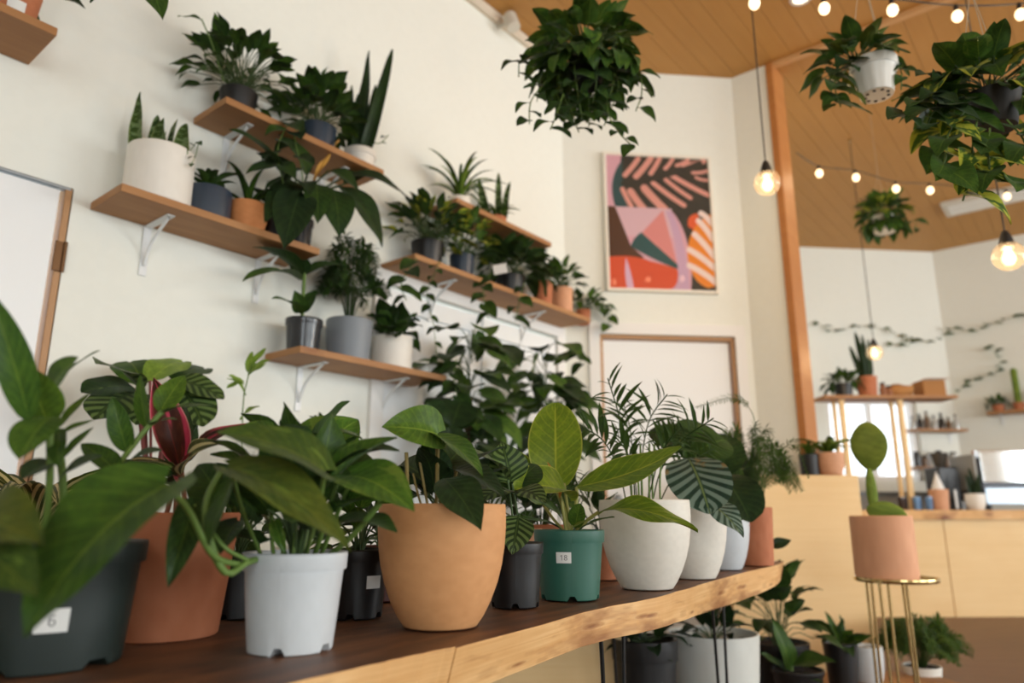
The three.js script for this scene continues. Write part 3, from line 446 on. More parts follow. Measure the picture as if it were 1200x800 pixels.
{ // terracotta pot with the pink-edged plant
  const p = [-0.563, 0.710, -1.247], g = thing('potted_plant', 'maroon plant with pink-edged leaves in a plain terracotta pot on the bench', 'potted plant', p, onBench);
  pot(g, 'straight', 0.103, 0.083, 0.193, M.potTerra);
  const o = { shape: 'lance', bend: 0.6, fold: 0.5, wave: 0.02 };
  leaf(g, [-0.574, 0.978, -1.270], [-0.623, 1.131, -1.240], 0.058, L.tricolor[0], { ...o, up: [0.5, 0.2, 0.9] });
  leaf(g, [-0.570, 0.975, -1.270], [-0.424, 1.045, -1.200], 0.05, L.tricolor[1], { ...o, up: [-0.2, 0.7, 0.6] });
  leaf(g, [-0.570, 0.967, -1.270], [-0.451, 1.007, -1.140], 0.05, L.cream[0], { ...o, up: [-0.3, 0.5, 0.6] });
  leaf(g, [-0.581, 0.967, -1.280], [-0.628, 0.985, -1.200], 0.04, L.cream[0], { ...o, up: [0, 0.9, 0.4] });
  leaf(g, [-0.585, 0.961, -1.280], [-0.725, 0.980, -1.300], 0.045, L.dark[0], { ...o, up: [0, 0.9, 0.4] });
  leaf(g, [-0.572, 0.961, -1.280], [-0.478, 0.916, -1.150], 0.04, L.tricolor[0], { ...o, up: [0.2, 0.5, 0.7] });
  leaf(g, [-0.585, 0.958, -1.280], [-0.629, 1.103, -1.380], 0.05, L.deep[1], { ...o, up: [0.3, 0.2, 0.9] });
  leaf(g, [-0.584, 0.961, -1.280], [-0.589, 1.060, -1.360], 0.035, L.deep[0], { ...o, up: [-0.3, 0.2, 0.9] });
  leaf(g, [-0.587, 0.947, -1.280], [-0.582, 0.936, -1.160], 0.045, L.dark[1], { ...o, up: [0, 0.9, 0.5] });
  stalks(g, [[[[-0.576, 0.886, -1.280], [-0.578, 0.932, -1.280], [-0.573, 0.983, -1.270]], 0.005], [[[-0.557, 0.886, -1.290], [-0.566, 0.932, -1.280], [-0.570, 0.972, -1.270]], 0.004], [[[-0.596, 0.886, -1.280], [-0.589, 0.925, -1.280], [-0.584, 0.961, -1.280]], 0.004]], std({ color: '#8a5236', roughness: 0.6 }));
}
{ // striped plant behind
  const p = [-0.866, 0.710, -1.384], g = thing('potted_plant', 'cream-striped strappy plant in a clay pot at the back of the bench', 'potted plant', [p[0] - 0.16, p[1], p[2] - 0.22], onBench);
  pot(g, 'straight', 0.085, 0.07, 0.165, M.potTerra); straps(g, { y0: 0.15, n: 15, R: 0.26, H: 0.15, wid: 0.04, mats: L.cream, seed: 4 });
}
{ // white plastic pot, pothos
  const p = [-0.321, 0.710, -1.122], g = thing('potted_pothos', 'broad-leaved pothos trailing from a white plastic nursery pot on the bench', 'potted plant', p, onBench);
  pot(g, 'nursery', 0.0755, 0.06, 0.136, M.potWhitePlastic, { notch: true });
  const h = { shape: 'heart', bend: 0.6, fold: 0.22, wave: 0.02 };
  leaf(g, [-0.327, 0.983, -1.180], [-0.263, 1.057, -1.240], 0.1, L.pothos[0], { ...h, bend: 0.9, up: [0.3, 0.5, 0.8] });
  leaf(g, [-0.341, 0.996, -1.170], [-0.234, 1.014, -1.140], 0.075, L.pothos[1], { ...h, bend: 1.3, up: [0, 1, 0.2] });
  leaf(g, [-0.260, 0.947, -1.080], [-0.170, 1.010, -1.080], 0.062, L.pothos[2], { ...h, fold: 0.6, up: [-0.5, 0.7, 0.5] });
  leaf(g, [-0.236, 0.955, -1.070], [-0.131, 0.903, -1.000], 0.088, L.pothos[0], { ...h, bend: 0.7, up: [0.2, 0.75, 0.7], wave: 0.01 });
  leaf(g, [-0.355, 0.956, -0.920], [-0.193, 0.855, -0.900], 0.082, L.shade[0], { ...h, bend: 0.8, up: [0.3, 0.8, 0.5], label: 'long blurred olive leaf' });
  leaf(g, [-0.242, 0.954, -0.950], [-0.358, 0.995, -0.880], 0.088, L.shade[1], { ...h, bend: 0.7, up: [0, 0.8, 0.6] });
  leaf(g, [-0.361, 0.971, -1.000], [-0.373, 0.862, -0.930], 0.07, L.dark[2], { ...h, up: [-0.6, 0.4, 0.6] });
  leaf(g, [-0.348, 1.003, -1.100], [-0.397, 1.024, -1.060], 0.07, L.pothos[2], { ...h, up: [0, 0.8, 0.6] });
  leaf(g, [-0.427, 0.914, -1.000], [-0.429, 0.810, -0.950], 0.042, L.dark[0], { ...h, fold: 0.6, up: [0.4, 0.2, 0.9] });
  leaf(g, [-0.387, 0.932, -0.830], [-0.452, 0.788, -0.720], 0.125, L.mid[1], { ...h, bend: 0.9, fold: 0.3, up: [-0.25, 0.35, 1], label: 'large leaf hanging over the dark green pot' });
  leaf(g, [-0.258, 0.903, -1.100], [-0.193, 0.921, -1.050], 0.04, L.pothos[1], { ...h, fold: 0.8, up: [-0.3, 0.8, 0.3] });
  leaf(g, [-0.367, 0.922, -1.140], [-0.438, 0.957, -1.200], 0.075, L.dark[1], { ...h, up: [0, 0.7, 0.8] });
  leaf(g, [-0.314, 0.916, -1.140], [-0.300, 0.978, -1.200], 0.075, L.pothos[2], { ...h, up: [0, 0.4, 1] });
  leaf(g, [-0.357, 0.916, -1.150], [-0.342, 0.978, -1.200], 0.085, L.dark[2], { ...h, up: [0, 0.4, 1] });
  leaf(g, [-0.371, 0.903, -1.080], [-0.405, 0.932, -1.040], 0.06, L.dark[0], { ...h, up: [0, 0.7, 0.8] });
  leaf(g, [-0.228, 0.928, -1.100], [-0.281, 1.013, -1.200], 0.075, L.dark[2], { ...h, up: [0.3, 0.4, 1] });
  leaf(g, [-0.343, 0.891, -1.080], [-0.320, 0.844, -1.070], 0.02, L.pothos[0], { ...h, up: [0, 0.1, 1] });
  leaf(g, [-0.284, 0.903, -1.000], [-0.320, 0.947, -0.980], 0.05, L.shade[1], { ...h, up: [0, 0.6, 0.8] });
  leaf(g, [-0.411, 0.915, -1.060], [-0.470, 0.972, -1.100], 0.075, L.dark[1], { ...h, up: [0.2, 0.5, 0.9] });
  leaf(g, [-0.395, 0.891, -1.080], [-0.394, 0.847, -1.020], 0.05, L.dark[0], { ...h, up: [-0.2, 0.5, 0.9] });
  bush(g, { y0: 0.12, n: 24, R: 0.06, H: 0.14, len: 0.11, ratio: 0.62, shape: 'heart', mats: [L.dark[2], L.dark[0], L.pothos[2]], seed: 301, up1: 0.1 });
  stalks(g, [[[[-0.301, 0.828, -1.140], [-0.278, 0.879, -1.100], [-0.257, 0.944, -1.080]], 0.004], [[[-0.293, 0.828, -1.140], [-0.261, 0.891, -1.100], [-0.234, 0.951, -1.070]], 0.0035], [[[-0.285, 0.831, -1.130], [-0.227, 0.873, -1.080], [-0.188, 0.917, -1.060]], 0.0048], [[[-0.313, 0.829, -1.120], [-0.313, 0.903, -1.150], [-0.324, 0.983, -1.180]], 0.0035], [[[-0.341, 0.829, -1.120], [-0.346, 0.916, -1.150], [-0.341, 0.996, -1.170]], 0.003], [[[-0.369, 0.835, -1.120], [-0.368, 0.903, -1.020], [-0.355, 0.953, -0.930]], 0.0032], [[[-0.308, 0.832, -1.120], [-0.261, 0.903, -1.000], [-0.242, 0.950, -0.950]], 0.0032],
    [[[-0.358, 0.840, -1.100], [-0.359, 0.836, -1.020], [-0.368, 0.826, -0.980], [-0.383, 0.860, -0.960], [-0.399, 0.914, -0.970], [-0.389, 0.961, -0.990]], 0.0048], [[[-0.357, 0.840, -1.020], [-0.375, 0.859, -0.980], [-0.427, 0.912, -1.000]], 0.003], [[[-0.363, 0.833, -1.020], [-0.376, 0.850, -0.950], [-0.390, 0.903, -0.900], [-0.387, 0.930, -0.830]], 0.0042], [[[-0.320, 0.828, -1.100], [-0.325, 0.878, -1.120], [-0.354, 0.913, -1.150]], 0.003], [[[-0.345, 0.831, -1.100], [-0.360, 0.878, -1.120], [-0.367, 0.918, -1.140]], 0.003]], M.stem);
}
{ // buff clay pot
  const p = [-0.126, 0.710, -1.354], g = thing('potted_philodendron', 'drooping philodendron in a large rounded buff clay pot on the bench', 'potted plant', p, onBench);
  pot(g, 'round', 0.115, 0.066, 0.208, M.potBuff);
  const h = { shape: 'heart', bend: 0.7, fold: 0.25, wave: 0.02 };
  leaf(g, [-0.133, 1.039, -1.300], [-0.223, 1.045, -1.240], 0.085, L.mid[2], { ...h, fold: 0.35, up: [-0.1, 0.35, 1] });
  leaf(g, [-0.134, 1.034, -1.300], [-0.050, 0.960, -1.260], 0.07, L.mid[1], { ...h, up: [0.5, 0.7, 0.4] });
  leaf(g, [-0.119, 0.961, -1.280], [-0.049, 0.874, -1.190], 0.075, L.deep[1], { ...h, shape: 'lance', up: [0.1, 0.6, 0.8] });
  leaf(g, [-0.101, 0.979, -1.340], [-0.012, 0.925, -1.280], 0.07, L.deep[0], { ...h, up: [0.3, 0.8, 0.5] });
  leaf(g, [-0.165, 0.967, -1.400], [-0.227, 0.998, -1.500], 0.09, L.dark[1], { ...h, up: [0, 0.5, 1] });
  leaf(g, [-0.132, 0.984, -1.420], [-0.096, 1.032, -1.500], 0.09, L.deep[1], { ...h, up: [0, 0.5, 1] });
  leaf(g, [-0.177, 0.935, -1.400], [-0.209, 0.915, -1.320], 0.05, L.dark[0], { ...h, up: [0, 0.8, 0.6] });
  leaf(g, [-0.158, 0.953, -1.460], [-0.149, 1.015, -1.500], 0.09, L.deep[0], { ...h, up: [0, 0.3, 1] });
  bush(g, { y0: 0.18, n: 12, R: 0.06, H: 0.07, len: 0.1, ratio: 0.6, shape: 'heart', mats: L.deep, seed: 302, cz: -0.04 });
  stalks(g, [[[[-0.136, 0.898, -1.340], [-0.135, 0.964, -1.330], [-0.133, 1.034, -1.300]], 0.0036], [[[-0.146, 0.898, -1.320], [-0.158, 0.949, -1.330], [-0.169, 1.002, -1.330]], 0.0026], [[[-0.152, 0.898, -1.300], [-0.167, 0.933, -1.320], [-0.180, 0.972, -1.340]], 0.002], [[[-0.131, 0.898, -1.360], [-0.128, 0.941, -1.340], [-0.118, 0.958, -1.280]], 0.003], [[[-0.123, 0.898, -1.380], [-0.113, 0.934, -1.360], [-0.101, 0.976, -1.340]], 0.003], [[[-0.178, 0.904, -1.360], [-0.183, 0.947, -1.300], [-0.185, 1.005, -1.280]], 0.0034]], std({ color: '#86743e', roughness: 0.6 }));
}
{ // black nursery pot with patterned leaves
  const p = [0.007, 0.710, -1.626], g = thing('potted_calathea', 'calathea with striped dark leaves in a black nursery pot beside the green pot', 'potted plant', p, onBench);
  pot(g, 'nursery', 0.061, 0.05, 0.132, M.potBlack, { notch: true });
  const o = { shape: 'ovate', bend: 0.8, fold: 0.15, wave: 0.015 };
  leaf(g, [-0.011, 0.977, -1.600], [-0.110, 1.029, -1.500], 0.075, L.calathea[0], { ...o, up: [0, 0.9, 0.5] });
  leaf(g, [-0.004, 0.968, -1.620], [-0.023, 1.056, -1.620], 0.09, L.calathea[0], { ...o, up: [0.2, 0.4, 1] });
  leaf(g, [0.014, 0.897, -1.570], [0.000, 0.820, -1.530], 0.072, L.calathea[1], { ...o, up: [0.1, 0.4, 1] });
  leaf(g, [0.000, 0.949, -1.600], [-0.069, 0.921, -1.500], 0.07, L.calathea[1], { ...o, up: [0, 0.9, 0.5] });
  leaf(g, [0.007, 0.950, -1.620], [0.071, 0.922, -1.550], 0.07, L.calathea[1], { ...o, up: [0, 0.9, 0.5] });
  leaf(g, [0.000, 0.956, -1.640], [-0.079, 1.001, -1.700], 0.09, L.dark[1], { ...o, up: [0, 0.6, 0.8] });
  leaf(g, [0.011, 0.960, -1.640], [0.059, 1.011, -1.700], 0.08, L.dark[1], { ...o, up: [0, 0.6, 0.8] });
  stalks(g, [[[[0.004, 0.825, -1.600], [0.000, 0.904, -1.600], [-0.009, 0.973, -1.600]], 0.0025], [[[0.011, 0.825, -1.600], [0.016, 0.878, -1.590], [0.014, 0.901, -1.570]], 0.0025], [[[0.015, 0.825, -1.610], [0.011, 0.905, -1.620], [0.000, 0.966, -1.620]], 0.0025]], M.stemDark);
}
{ // green nursery pot, broad upright leaves
  const p = [0.135, 0.710, -1.776], g = thing('potted_rubber_plant', 'young plant with broad upright yellow-green leaves in a tagged green pot on the bench', 'potted plant', p, onBench);
  pot(g, 'nursery', 0.0835, 0.067, 0.155, M.potGreen, { notch: true }); sticker(g, 0.0765, 0.078, 0.083, 0.107, Math.atan2(-p[0], -p[2]) - 0.17, 0.034, '18');
  const o = { shape: 'oblong', bend: 0.5, fold: 0.2, wave: 0.015, nu: 8, nv: 16 };
  leaf(g, [0.109, 0.956, -1.820], [0.112, 1.180, -1.860], 0.136, L.rubber[0], { ...o, shape: 'oblong', bend: 0.3, up: [-0.15, 0.15, 1] });
  leaf(g, [0.139, 0.937, -1.780], [0.000, 0.950, -1.620], 0.105, L.rubber[0], { ...o, bend: 0.9, fold: 0.5, wave: 0.03, up: [-0.15, 0.55, 0.8] });
  leaf(g, [0.158, 0.966, -1.800], [0.391, 1.050, -1.680], 0.1, L.rubber[1], { ...o, shape: 'zz', bend: -0.5, up: [-0.3, 0.75, 0.75] });
  leaf(g, [0.202, 0.905, -1.760], [0.402, 0.861, -1.620], 0.075, L.rubber[1], { ...o, shape: 'zz', bend: 0.9, wave: 0.04, up: [0, 0.8, 0.55] });
  leaf(g, [0.077, 0.926, -1.860], [-0.022, 1.057, -1.860], 0.085, L.rubber[1], { ...o, bend: 0.5, up: [0.4, 0.3, 0.9] });
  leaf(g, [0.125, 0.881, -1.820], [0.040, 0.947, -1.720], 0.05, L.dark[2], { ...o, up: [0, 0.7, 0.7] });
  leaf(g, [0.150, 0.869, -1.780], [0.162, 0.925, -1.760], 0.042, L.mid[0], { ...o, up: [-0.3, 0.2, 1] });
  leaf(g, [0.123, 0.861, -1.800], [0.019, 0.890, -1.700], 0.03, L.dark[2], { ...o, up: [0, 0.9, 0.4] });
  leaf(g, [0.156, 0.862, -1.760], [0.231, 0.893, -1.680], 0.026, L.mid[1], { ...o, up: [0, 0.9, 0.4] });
  leaf(g, [0.129, 0.859, -1.740], [0.185, 0.890, -1.700], 0.02, L.rubber[0], { ...o, shape: 'lance', up: [0, 0.9, 0.4] });
  leaf(g, [0.115, 0.937, -1.780], [0.084, 1.022, -1.760], 0.014, std({ color: '#c98a3a', roughness: 0.5, side: THREE.DoubleSide }), { shape: 'lance', bend: 0.3, fold: 1.2, up: [0.5, 0.2, 0.8], label: 'rolled orange new leaf' });
  stalks(g, [[[[0.138, 0.856, -1.780], [0.127, 0.905, -1.790], [0.111, 0.958, -1.820]], 0.006], [[[0.138, 0.856, -1.780], [0.152, 0.905, -1.790], [0.158, 0.964, -1.800]], 0.005], [[[0.146, 0.856, -1.780], [0.182, 0.889, -1.770], [0.204, 0.905, -1.760]], 0.0045], [[[0.130, 0.855, -1.790], [0.104, 0.885, -1.820], [0.079, 0.922, -1.860]], 0.004], [[[0.129, 0.856, -1.770], [0.122, 0.905, -1.780], [0.117, 0.939, -1.780]], 0.004], [[[0.138, 0.881, -1.780], [0.129, 0.956, -1.800], [0.127, 0.974, -1.800]], 0.0035]], std({ color: '#8c8a44', roughness: 0.6 }));
}
{ // big white pot, feather palm
  const p = [0.359, 0.710, -2.021], g = thing('potted_palm', 'feathery parlour palm in the largest of three white bowl-shaped pots on the bench', 'potted plant', p, onBench);
  pot(g, 'round', 0.122, 0.068, 0.228, M.potWhite);
  const F = (pts, n, len, k) => frond(g, pts, n, len * 0.95, 0.017, L.fern[1], { from: 0.42, seed: k, droop: 0.12, open: 0.8, r: 0.002, loose: 0.5 });
  F([[0.341, 0.906, -2.100], [0.327, 1.047, -2.080], [0.305, 1.165, -2.050], [0.268, 1.271, -2.000]], 9, 0.125, 1);
  F([[0.366, 0.906, -2.100], [0.375, 1.050, -2.120], [0.405, 1.174, -2.120], [0.450, 1.238, -2.080]], 9, 0.12, 2);
  F([[0.390, 0.906, -2.100], [0.422, 1.023, -2.080], [0.473, 1.101, -2.020], [0.543, 1.152, -1.950]], 9, 0.115, 3);
  F([[0.327, 0.906, -2.100], [0.297, 1.022, -2.050], [0.248, 1.099, -2.000], [0.188, 1.129, -1.950]], 8, 0.105, 4);
  F([[0.359, 0.906, -2.120], [0.364, 1.056, -2.200], [0.370, 1.167, -2.280], [0.362, 1.259, -2.350]], 9, 0.115, 5);
  F([[0.384, 0.906, -2.120], [0.419, 1.030, -2.200], [0.469, 1.111, -2.250], [0.541, 1.170, -2.300]], 9, 0.11, 6);
  F([[0.412, 0.906, -2.140], [0.479, 1.005, -2.200], [0.550, 1.059, -2.250], [0.640, 1.103, -2.300]], 8, 0.1, 7);
  F([[0.343, 0.906, -2.080], [0.329, 0.996, -2.000], [0.307, 1.060, -1.950], [0.267, 1.101, -1.900]], 8, 0.095, 8);
  F([[0.372, 0.906, -2.080], [0.388, 0.997, -2.020], [0.404, 1.063, -1.980], [0.440, 1.117, -1.950]], 8, 0.095, 9);
  stalks(g, [0, 1, 2, 3, 4, 5].map((k) => { const a = [p[0] - 0.03 + k * 0.014, p[1] + 0.19, p[2] - 0.01 + (k % 2) * 0.03]; return [[a, [a[0] - 0.002 + k * 0.001, a[1] + 0.1, a[2]], [a[0] - 0.012 + k * 0.006, a[1] + 0.19, a[2]]], 0.0028]; }), M.stem);
}
{ // dark fine-leaved plant behind the green pot
  const p = [0.129, 0.710, -2.101], g = thing('potted_fern', 'dark feathery plant in a terracotta pot behind the green pot', 'potted plant', [p[0] - 0.04, p[1], p[2] - 0.17], onBench);
  pot(g, 'straight', 0.075, 0.06, 0.16, M.potTerra);
  ferny(g, { y0: 0.15, n: 16, R: 0.2, H: 0.22, len: 0.06, wid: 0.008, mats: L.fern.slice(1), leaflets: 12, seed: 5, drop: 0.35 });
}
{ // pale clay pot behind the black one
  const p = [0.023, 0.710, -2.056], g = thing('clay_pot', 'pale pinkish clay pot of leafy seedlings tucked behind the black nursery pot', 'potted plant', [p[0] + 0.01, p[1], p[2] - 0.16], onBench);
  pot(g, 'straight', 0.06, 0.05, 0.15, M.potPink); bush(g, { y0: 0.13, n: 12, R: 0.06, H: 0.09, len: 0.08, mats: L.deep, seed: 61 });
}
{ // second white pot, silver-striped leaves
  const p = [0.564, 0.710, -2.339], g = thing('potted_calathea', 'round silver-striped leaves drooping from the middle white pot on the bench', 'potted plant', p, onBench);
  pot(g, 'round', 0.105, 0.062, 0.226, M.potWhite);
  const o = { shape: 'round', bend: 0.7, fold: 0.1, wave: 0.015, nu: 8 };
  leaf(g, [0.533, 1.067, -2.220], [0.544, 0.901, -2.050], 0.185, L.silver[0], { ...o, up: [-0.1, 0.55, 0.8] });
  leaf(g, [0.563, 0.935, -2.150], [0.631, 0.838, -2.050], 0.1, L.silver[1], { ...o, shape: 'ovate', wave: 0.04, up: [0.2, 0.7, 0.6] });
  leaf(g, [0.537, 1.089, -2.300], [0.480, 1.182, -2.400], 0.13, L.dark[1], { ...o, up: [0, 0.6, 0.8] });
  leaf(g, [0.590, 1.093, -2.350], [0.703, 1.139, -2.400], 0.15, L.dark[2], { ...o, up: [0, 0.6, 0.8] });
  leaf(g, [0.575, 1.070, -2.400], [0.648, 1.208, -2.500], 0.16, L.dark[0], { ...o, up: [0, 0.3, 1] });
  stalks(g, [[[[0.562, 0.907, -2.360], [0.553, 1.011, -2.320], [0.533, 1.065, -2.220]], 0.0035], [[[0.578, 0.907, -2.360], [0.577, 0.945, -2.280], [0.563, 0.935, -2.150]], 0.003], [[[0.573, 0.907, -2.360], [0.568, 1.013, -2.360], [0.539, 1.087, -2.300]], 0.003], [[[0.583, 0.907, -2.380], [0.595, 1.014, -2.380], [0.589, 1.091, -2.350]], 0.003], [[[0.577, 0.907, -2.400], [0.578, 1.015, -2.400], [0.575, 1.067, -2.400]], 0.003]], M.stem);
}
{ // third white pot, large dark leaf
  const p = [0.762, 0.710, -2.709], g = thing('potted_philodendron', 'large dark rounded leaf leaning over the smallest white pot on the bench', 'potted plant', p, onBench);
  pot(g, 'round', 0.094, 0.058, 0.205, M.potWhitePlastic);
  const o = { shape: 'round', bend: 0.6, fold: 0.15, wave: 0.02, nu: 8 };
  leaf(g, [0.747, 1.037, -2.620], [0.799, 0.874, -2.500], 0.18, L.deep[0], { ...o, up: [0.1, 0.4, 0.9] });
  leaf(g, [0.758, 1.054, -2.700], [0.669, 1.152, -2.750], 0.15, L.dark[0], { ...o, up: [0, 0.5, 0.9] });
  leaf(g, [0.781, 1.044, -2.750], [0.843, 1.201, -2.850], 0.15, L.dark[1], { ...o, up: [0, 0.3, 1] });
  leaf(g, [0.796, 1.032, -2.750], [0.927, 1.085, -2.850], 0.14, L.deep[1], { ...o, up: [0, 0.3, 1] });
  stalks(g, [[[[0.783, 0.892, -2.740], [0.765, 0.968, -2.700], [0.747, 1.034, -2.620]], 0.004], [[[0.783, 0.892, -2.760], [0.766, 0.999, -2.720], [0.758, 1.051, -2.700]], 0.003], [[[0.795, 0.892, -2.780], [0.783, 0.985, -2.760], [0.780, 1.041, -2.750]], 0.003], [[[0.801, 0.892, -2.780], [0.802, 0.985, -2.760], [0.796, 1.028, -2.750]], 0.003]], M.stemDark);
}
{ // terracotta pot with the airy fern
  const p = [0.947, 0.710, -2.918], g = thing('potted_fern', 'airy asparagus fern in a tall terracotta pot at the far end of the bench', 'potted plant', p, onBench);
  pot(g, 'straight', 0.07, 0.06, 0.217, M.potTerra);
  ferny(g, { y0: 0.2, n: 44, R: 0.22, H: 0.3, len: 0.04, wid: 0.006, mats: [L.fern[0], L.mid[0], L.fern[1]], leaflets: 26, seed: 9, drop: 0.45, open: 1.1 });
  frond(g, [[0.976, 0.908, -2.950], [0.994, 1.177, -2.950], [0.970, 1.313, -2.930], [0.902, 1.357, -2.900], [0.728, 1.313, -2.860]], 26, 0.03, 0.005, L.fern[0], { from: 0.55, seed: 77 });
  frond(g, [[0.986, 0.908, -2.950], [1.029, 1.105, -2.900], [1.100, 1.168, -2.850], [1.128, 1.034, -2.800]], 22, 0.03, 0.005, L.fern[0], { from: 0.3, seed: 78 });
  leaf(g, [1.027, 0.776, -3.000], [1.114, 0.799, -3.000], 0.045, L.deep[0], { shape: 'ovate', up: [0, 0.4, 0.9] });
}
// pots half hidden between the others
for (const [q, R, h, mat, type, lab, n, mats] of [
  [[-0.531, 0.710, -1.462], 0.058, 0.12, M.potBlack, 'nursery', 'black nursery pot between the terracotta pot and the white plastic pot', 14, L.dark],
  [[-0.299, 0.710, -1.466], 0.06, 0.125, M.potBlack, 'nursery', 'tagged black nursery pot between the white plastic pot and the buff clay pot', 16, L.pothos],
  [[-0.299, 0.710, -1.741], 0.055, 0.12, M.potMaroon, 'nursery', 'dark maroon nursery pot behind the buff clay pot', 14, L.deep],
  [[0.273, 0.710, -2.298], 0.06, 0.13, M.potTerra, 'straight', 'low terracotta pot wedged behind the green pot and the largest white pot', 14, L.dark]]) {
  const g = thing('nursery_pot', lab, 'potted plant', q, onBench); pot(g, type, R, R * 0.84, h, mat, { notch: type === 'nursery' });
  bush(g, { y0: h * 0.88, n, R: R * 0.9, H: 0.1, len: 0.075, mats, seed: Math.round(h * 1e4 + R * 1e5) });
  if (lab.startsWith('tagged')) sticker(g, R * 0.92, R * 0.94, 0.055, 0.078, Math.atan2(-q[0], -q[2]) + 0.6, 0.03, '');
}

// ------------------------------------------------------------------ plants on the wall shelves
const onShelf = 'potted plants on the wall shelves';
const shelved = (name, label, p) => thing(name, label, 'potted plant', p, onShelf);
{
  const g = shelved('potted_plant', 'terracotta pot with a white tag on the short shelf by the door', [-1.667, 2.475, -2.103]);
  pot(g, 'straight', 0.075, 0.06, 0.14, M.potTerra); sticker(g, 0.066, 0.07, 0.03, 0.065, 0.75, 0.05, ''); bush(g, { y0: 0.12, n: 18, R: 0.09, H: 0.12, len: 0.1, mats: L.dark, seed: 2 });
}
{
  const g = shelved('potted_plant', 'bushy narrow-leaved plant with one bloom stalk in a black pot on the upper shelf', [-1.157, 2.515, -2.746]);
  pot(g, 'straight', 0.078, 0.062, 0.12, M.potBlack); bush(g, { y0: 0.1, n: 90, R: 0.2, H: 0.2, len: 0.095, ratio: 0.42, shape: 'lance', mats: [...L.dark, L.mid[1]], seed: 3, up0: 1.0, up1: -0.7 });
  stalks(g, [[[[-1.193, 2.643, -2.670], [-1.231, 2.779, -2.608], [-1.259, 2.853, -2.557]], 0.003]], M.stem); leaf(g, [-1.257, 2.848, -2.561], [-1.303, 2.784, -2.456], 0.03, L.mid[0], { shape: 'lance', up: [0, 1, 0.2] });
}
{
  const g = shelved('potted_pothos', 'leafy vine spilling from a dark blue pot in the middle of the upper shelf', [-0.906, 2.515, -3.056]);
  pot(g, 'straight', 0.088, 0.075, 0.13, M.potNavy); bush(g, { y0: 0.11, n: 55, R: 0.15, H: 0.18, len: 0.1, mats: [...L.dark, L.mid[1]], seed: 5, shape: 'heart', ratio: 0.7 });
  vine(g, [[-0.945, 2.600, -2.897], [-0.948, 2.474, -2.750], [-0.959, 2.333, -2.705], [-0.935, 2.215, -2.734]], 7, 0.11, L.dark, { seed: 2 });
  vine(g, [[-0.930, 2.590, -2.915], [-0.917, 2.447, -2.773], [-0.886, 2.333, -2.779], [-0.870, 2.226, -2.799]], 6, 0.11, L.deep, { seed: 4 });
}
{
  const g = shelved('snake_plant', 'tall dark snake plant in a pale pot at the end of the upper shelf', [-0.745, 2.515, -3.253]);
  pot(g, 'band', 0.078, 0.062, 0.115, M.potCream);
  blades(g, 0.1, [[0.0, 0, 0.58, 0.062, 0.02, 0], [0.02, 0.02, 0.54, 0.058, 0.13, 0.05], [-0.03, 0.01, 0.38, 0.055, -0.03, 0], [0.03, -0.02, 0.36, 0.055, 0.03, 0.02], [-0.01, 0.03, 0.3, 0.05, 0.0, 0.03], [0.01, -0.03, 0.42, 0.05, 0.04, -0.02]], L.deep);
  vine(g, [[-0.707, 2.692, -3.252], [-0.658, 2.694, -3.281], [-0.620, 2.749, -3.296]], 3, 0.045, L.dark, { seed: 8 });
}
{
  const g = shelved('snake_plant', 'stubby snake plant in a large white cylinder pot on the shelf beside the door', [-1.333, 2.015, -2.522]);
  pot(g, 'cyl', 0.119, 0.11, 0.222, M.potCream);
  blades(g, 0.2, [[-0.08, 0.02, 0.27, 0.056, -0.02, 0], [-0.05, -0.03, 0.2, 0.05, 0, 0], [0.01, 0.02, 0.16, 0.075, -0.01, 0], [0.035, 0.0, 0.17, 0.06, 0.01, 0], [0.085, 0.03, 0.13, 0.055, 0.01, 0], [0.06, -0.04, 0.12, 0.05, 0, 0], [-0.02, -0.05, 0.14, 0.05, 0, 0]], L.snake);
  vine(g, [[-1.227, 2.241, -2.517], [-1.200, 2.288, -2.519], [-1.194, 2.204, -2.495], [-1.204, 2.163, -2.482]], 4, 0.03, L.dark, { seed: 18, r: 0.0015 });
}
{
  const g = shelved('potted_agave', 'small rosette plant in a navy pot between the white and clay pots', [-1.200, 2.015, -2.662]);
  pot(g, 'cyl', 0.086, 0.078, 0.13, M.potNavy); straps(g, { y0: 0.11, n: 16, R: 0.13, H: 0.15, wid: 0.035, mats: L.dark, seed: 6 });
}
{
  const g = shelved('spider_plant', 'wispy spider plant in a round orange clay pot on the shelf', [-1.093, 2.015, -2.794]);
  pot(g, 'bowl', 0.08, 0.055, 0.128, M.potOrange); straps(g, { y0: 0.11, n: 12, R: 0.17, H: 0.13, wid: 0.022, mats: [L.mid[1], L.dark[0]], seed: 8 });
}
{
  const g = shelved('potted_plant', 'dark pot half hidden between the orange clay pot and the peace lily', [-1.030, 2.015, -2.950]);
  pot(g, 'straight', 0.07, 0.06, 0.14, M.potBlack); bush(g, { y0: 0.12, n: 12, R: 0.06, H: 0.1, len: 0.09, mats: L.deep, seed: 12 });
}
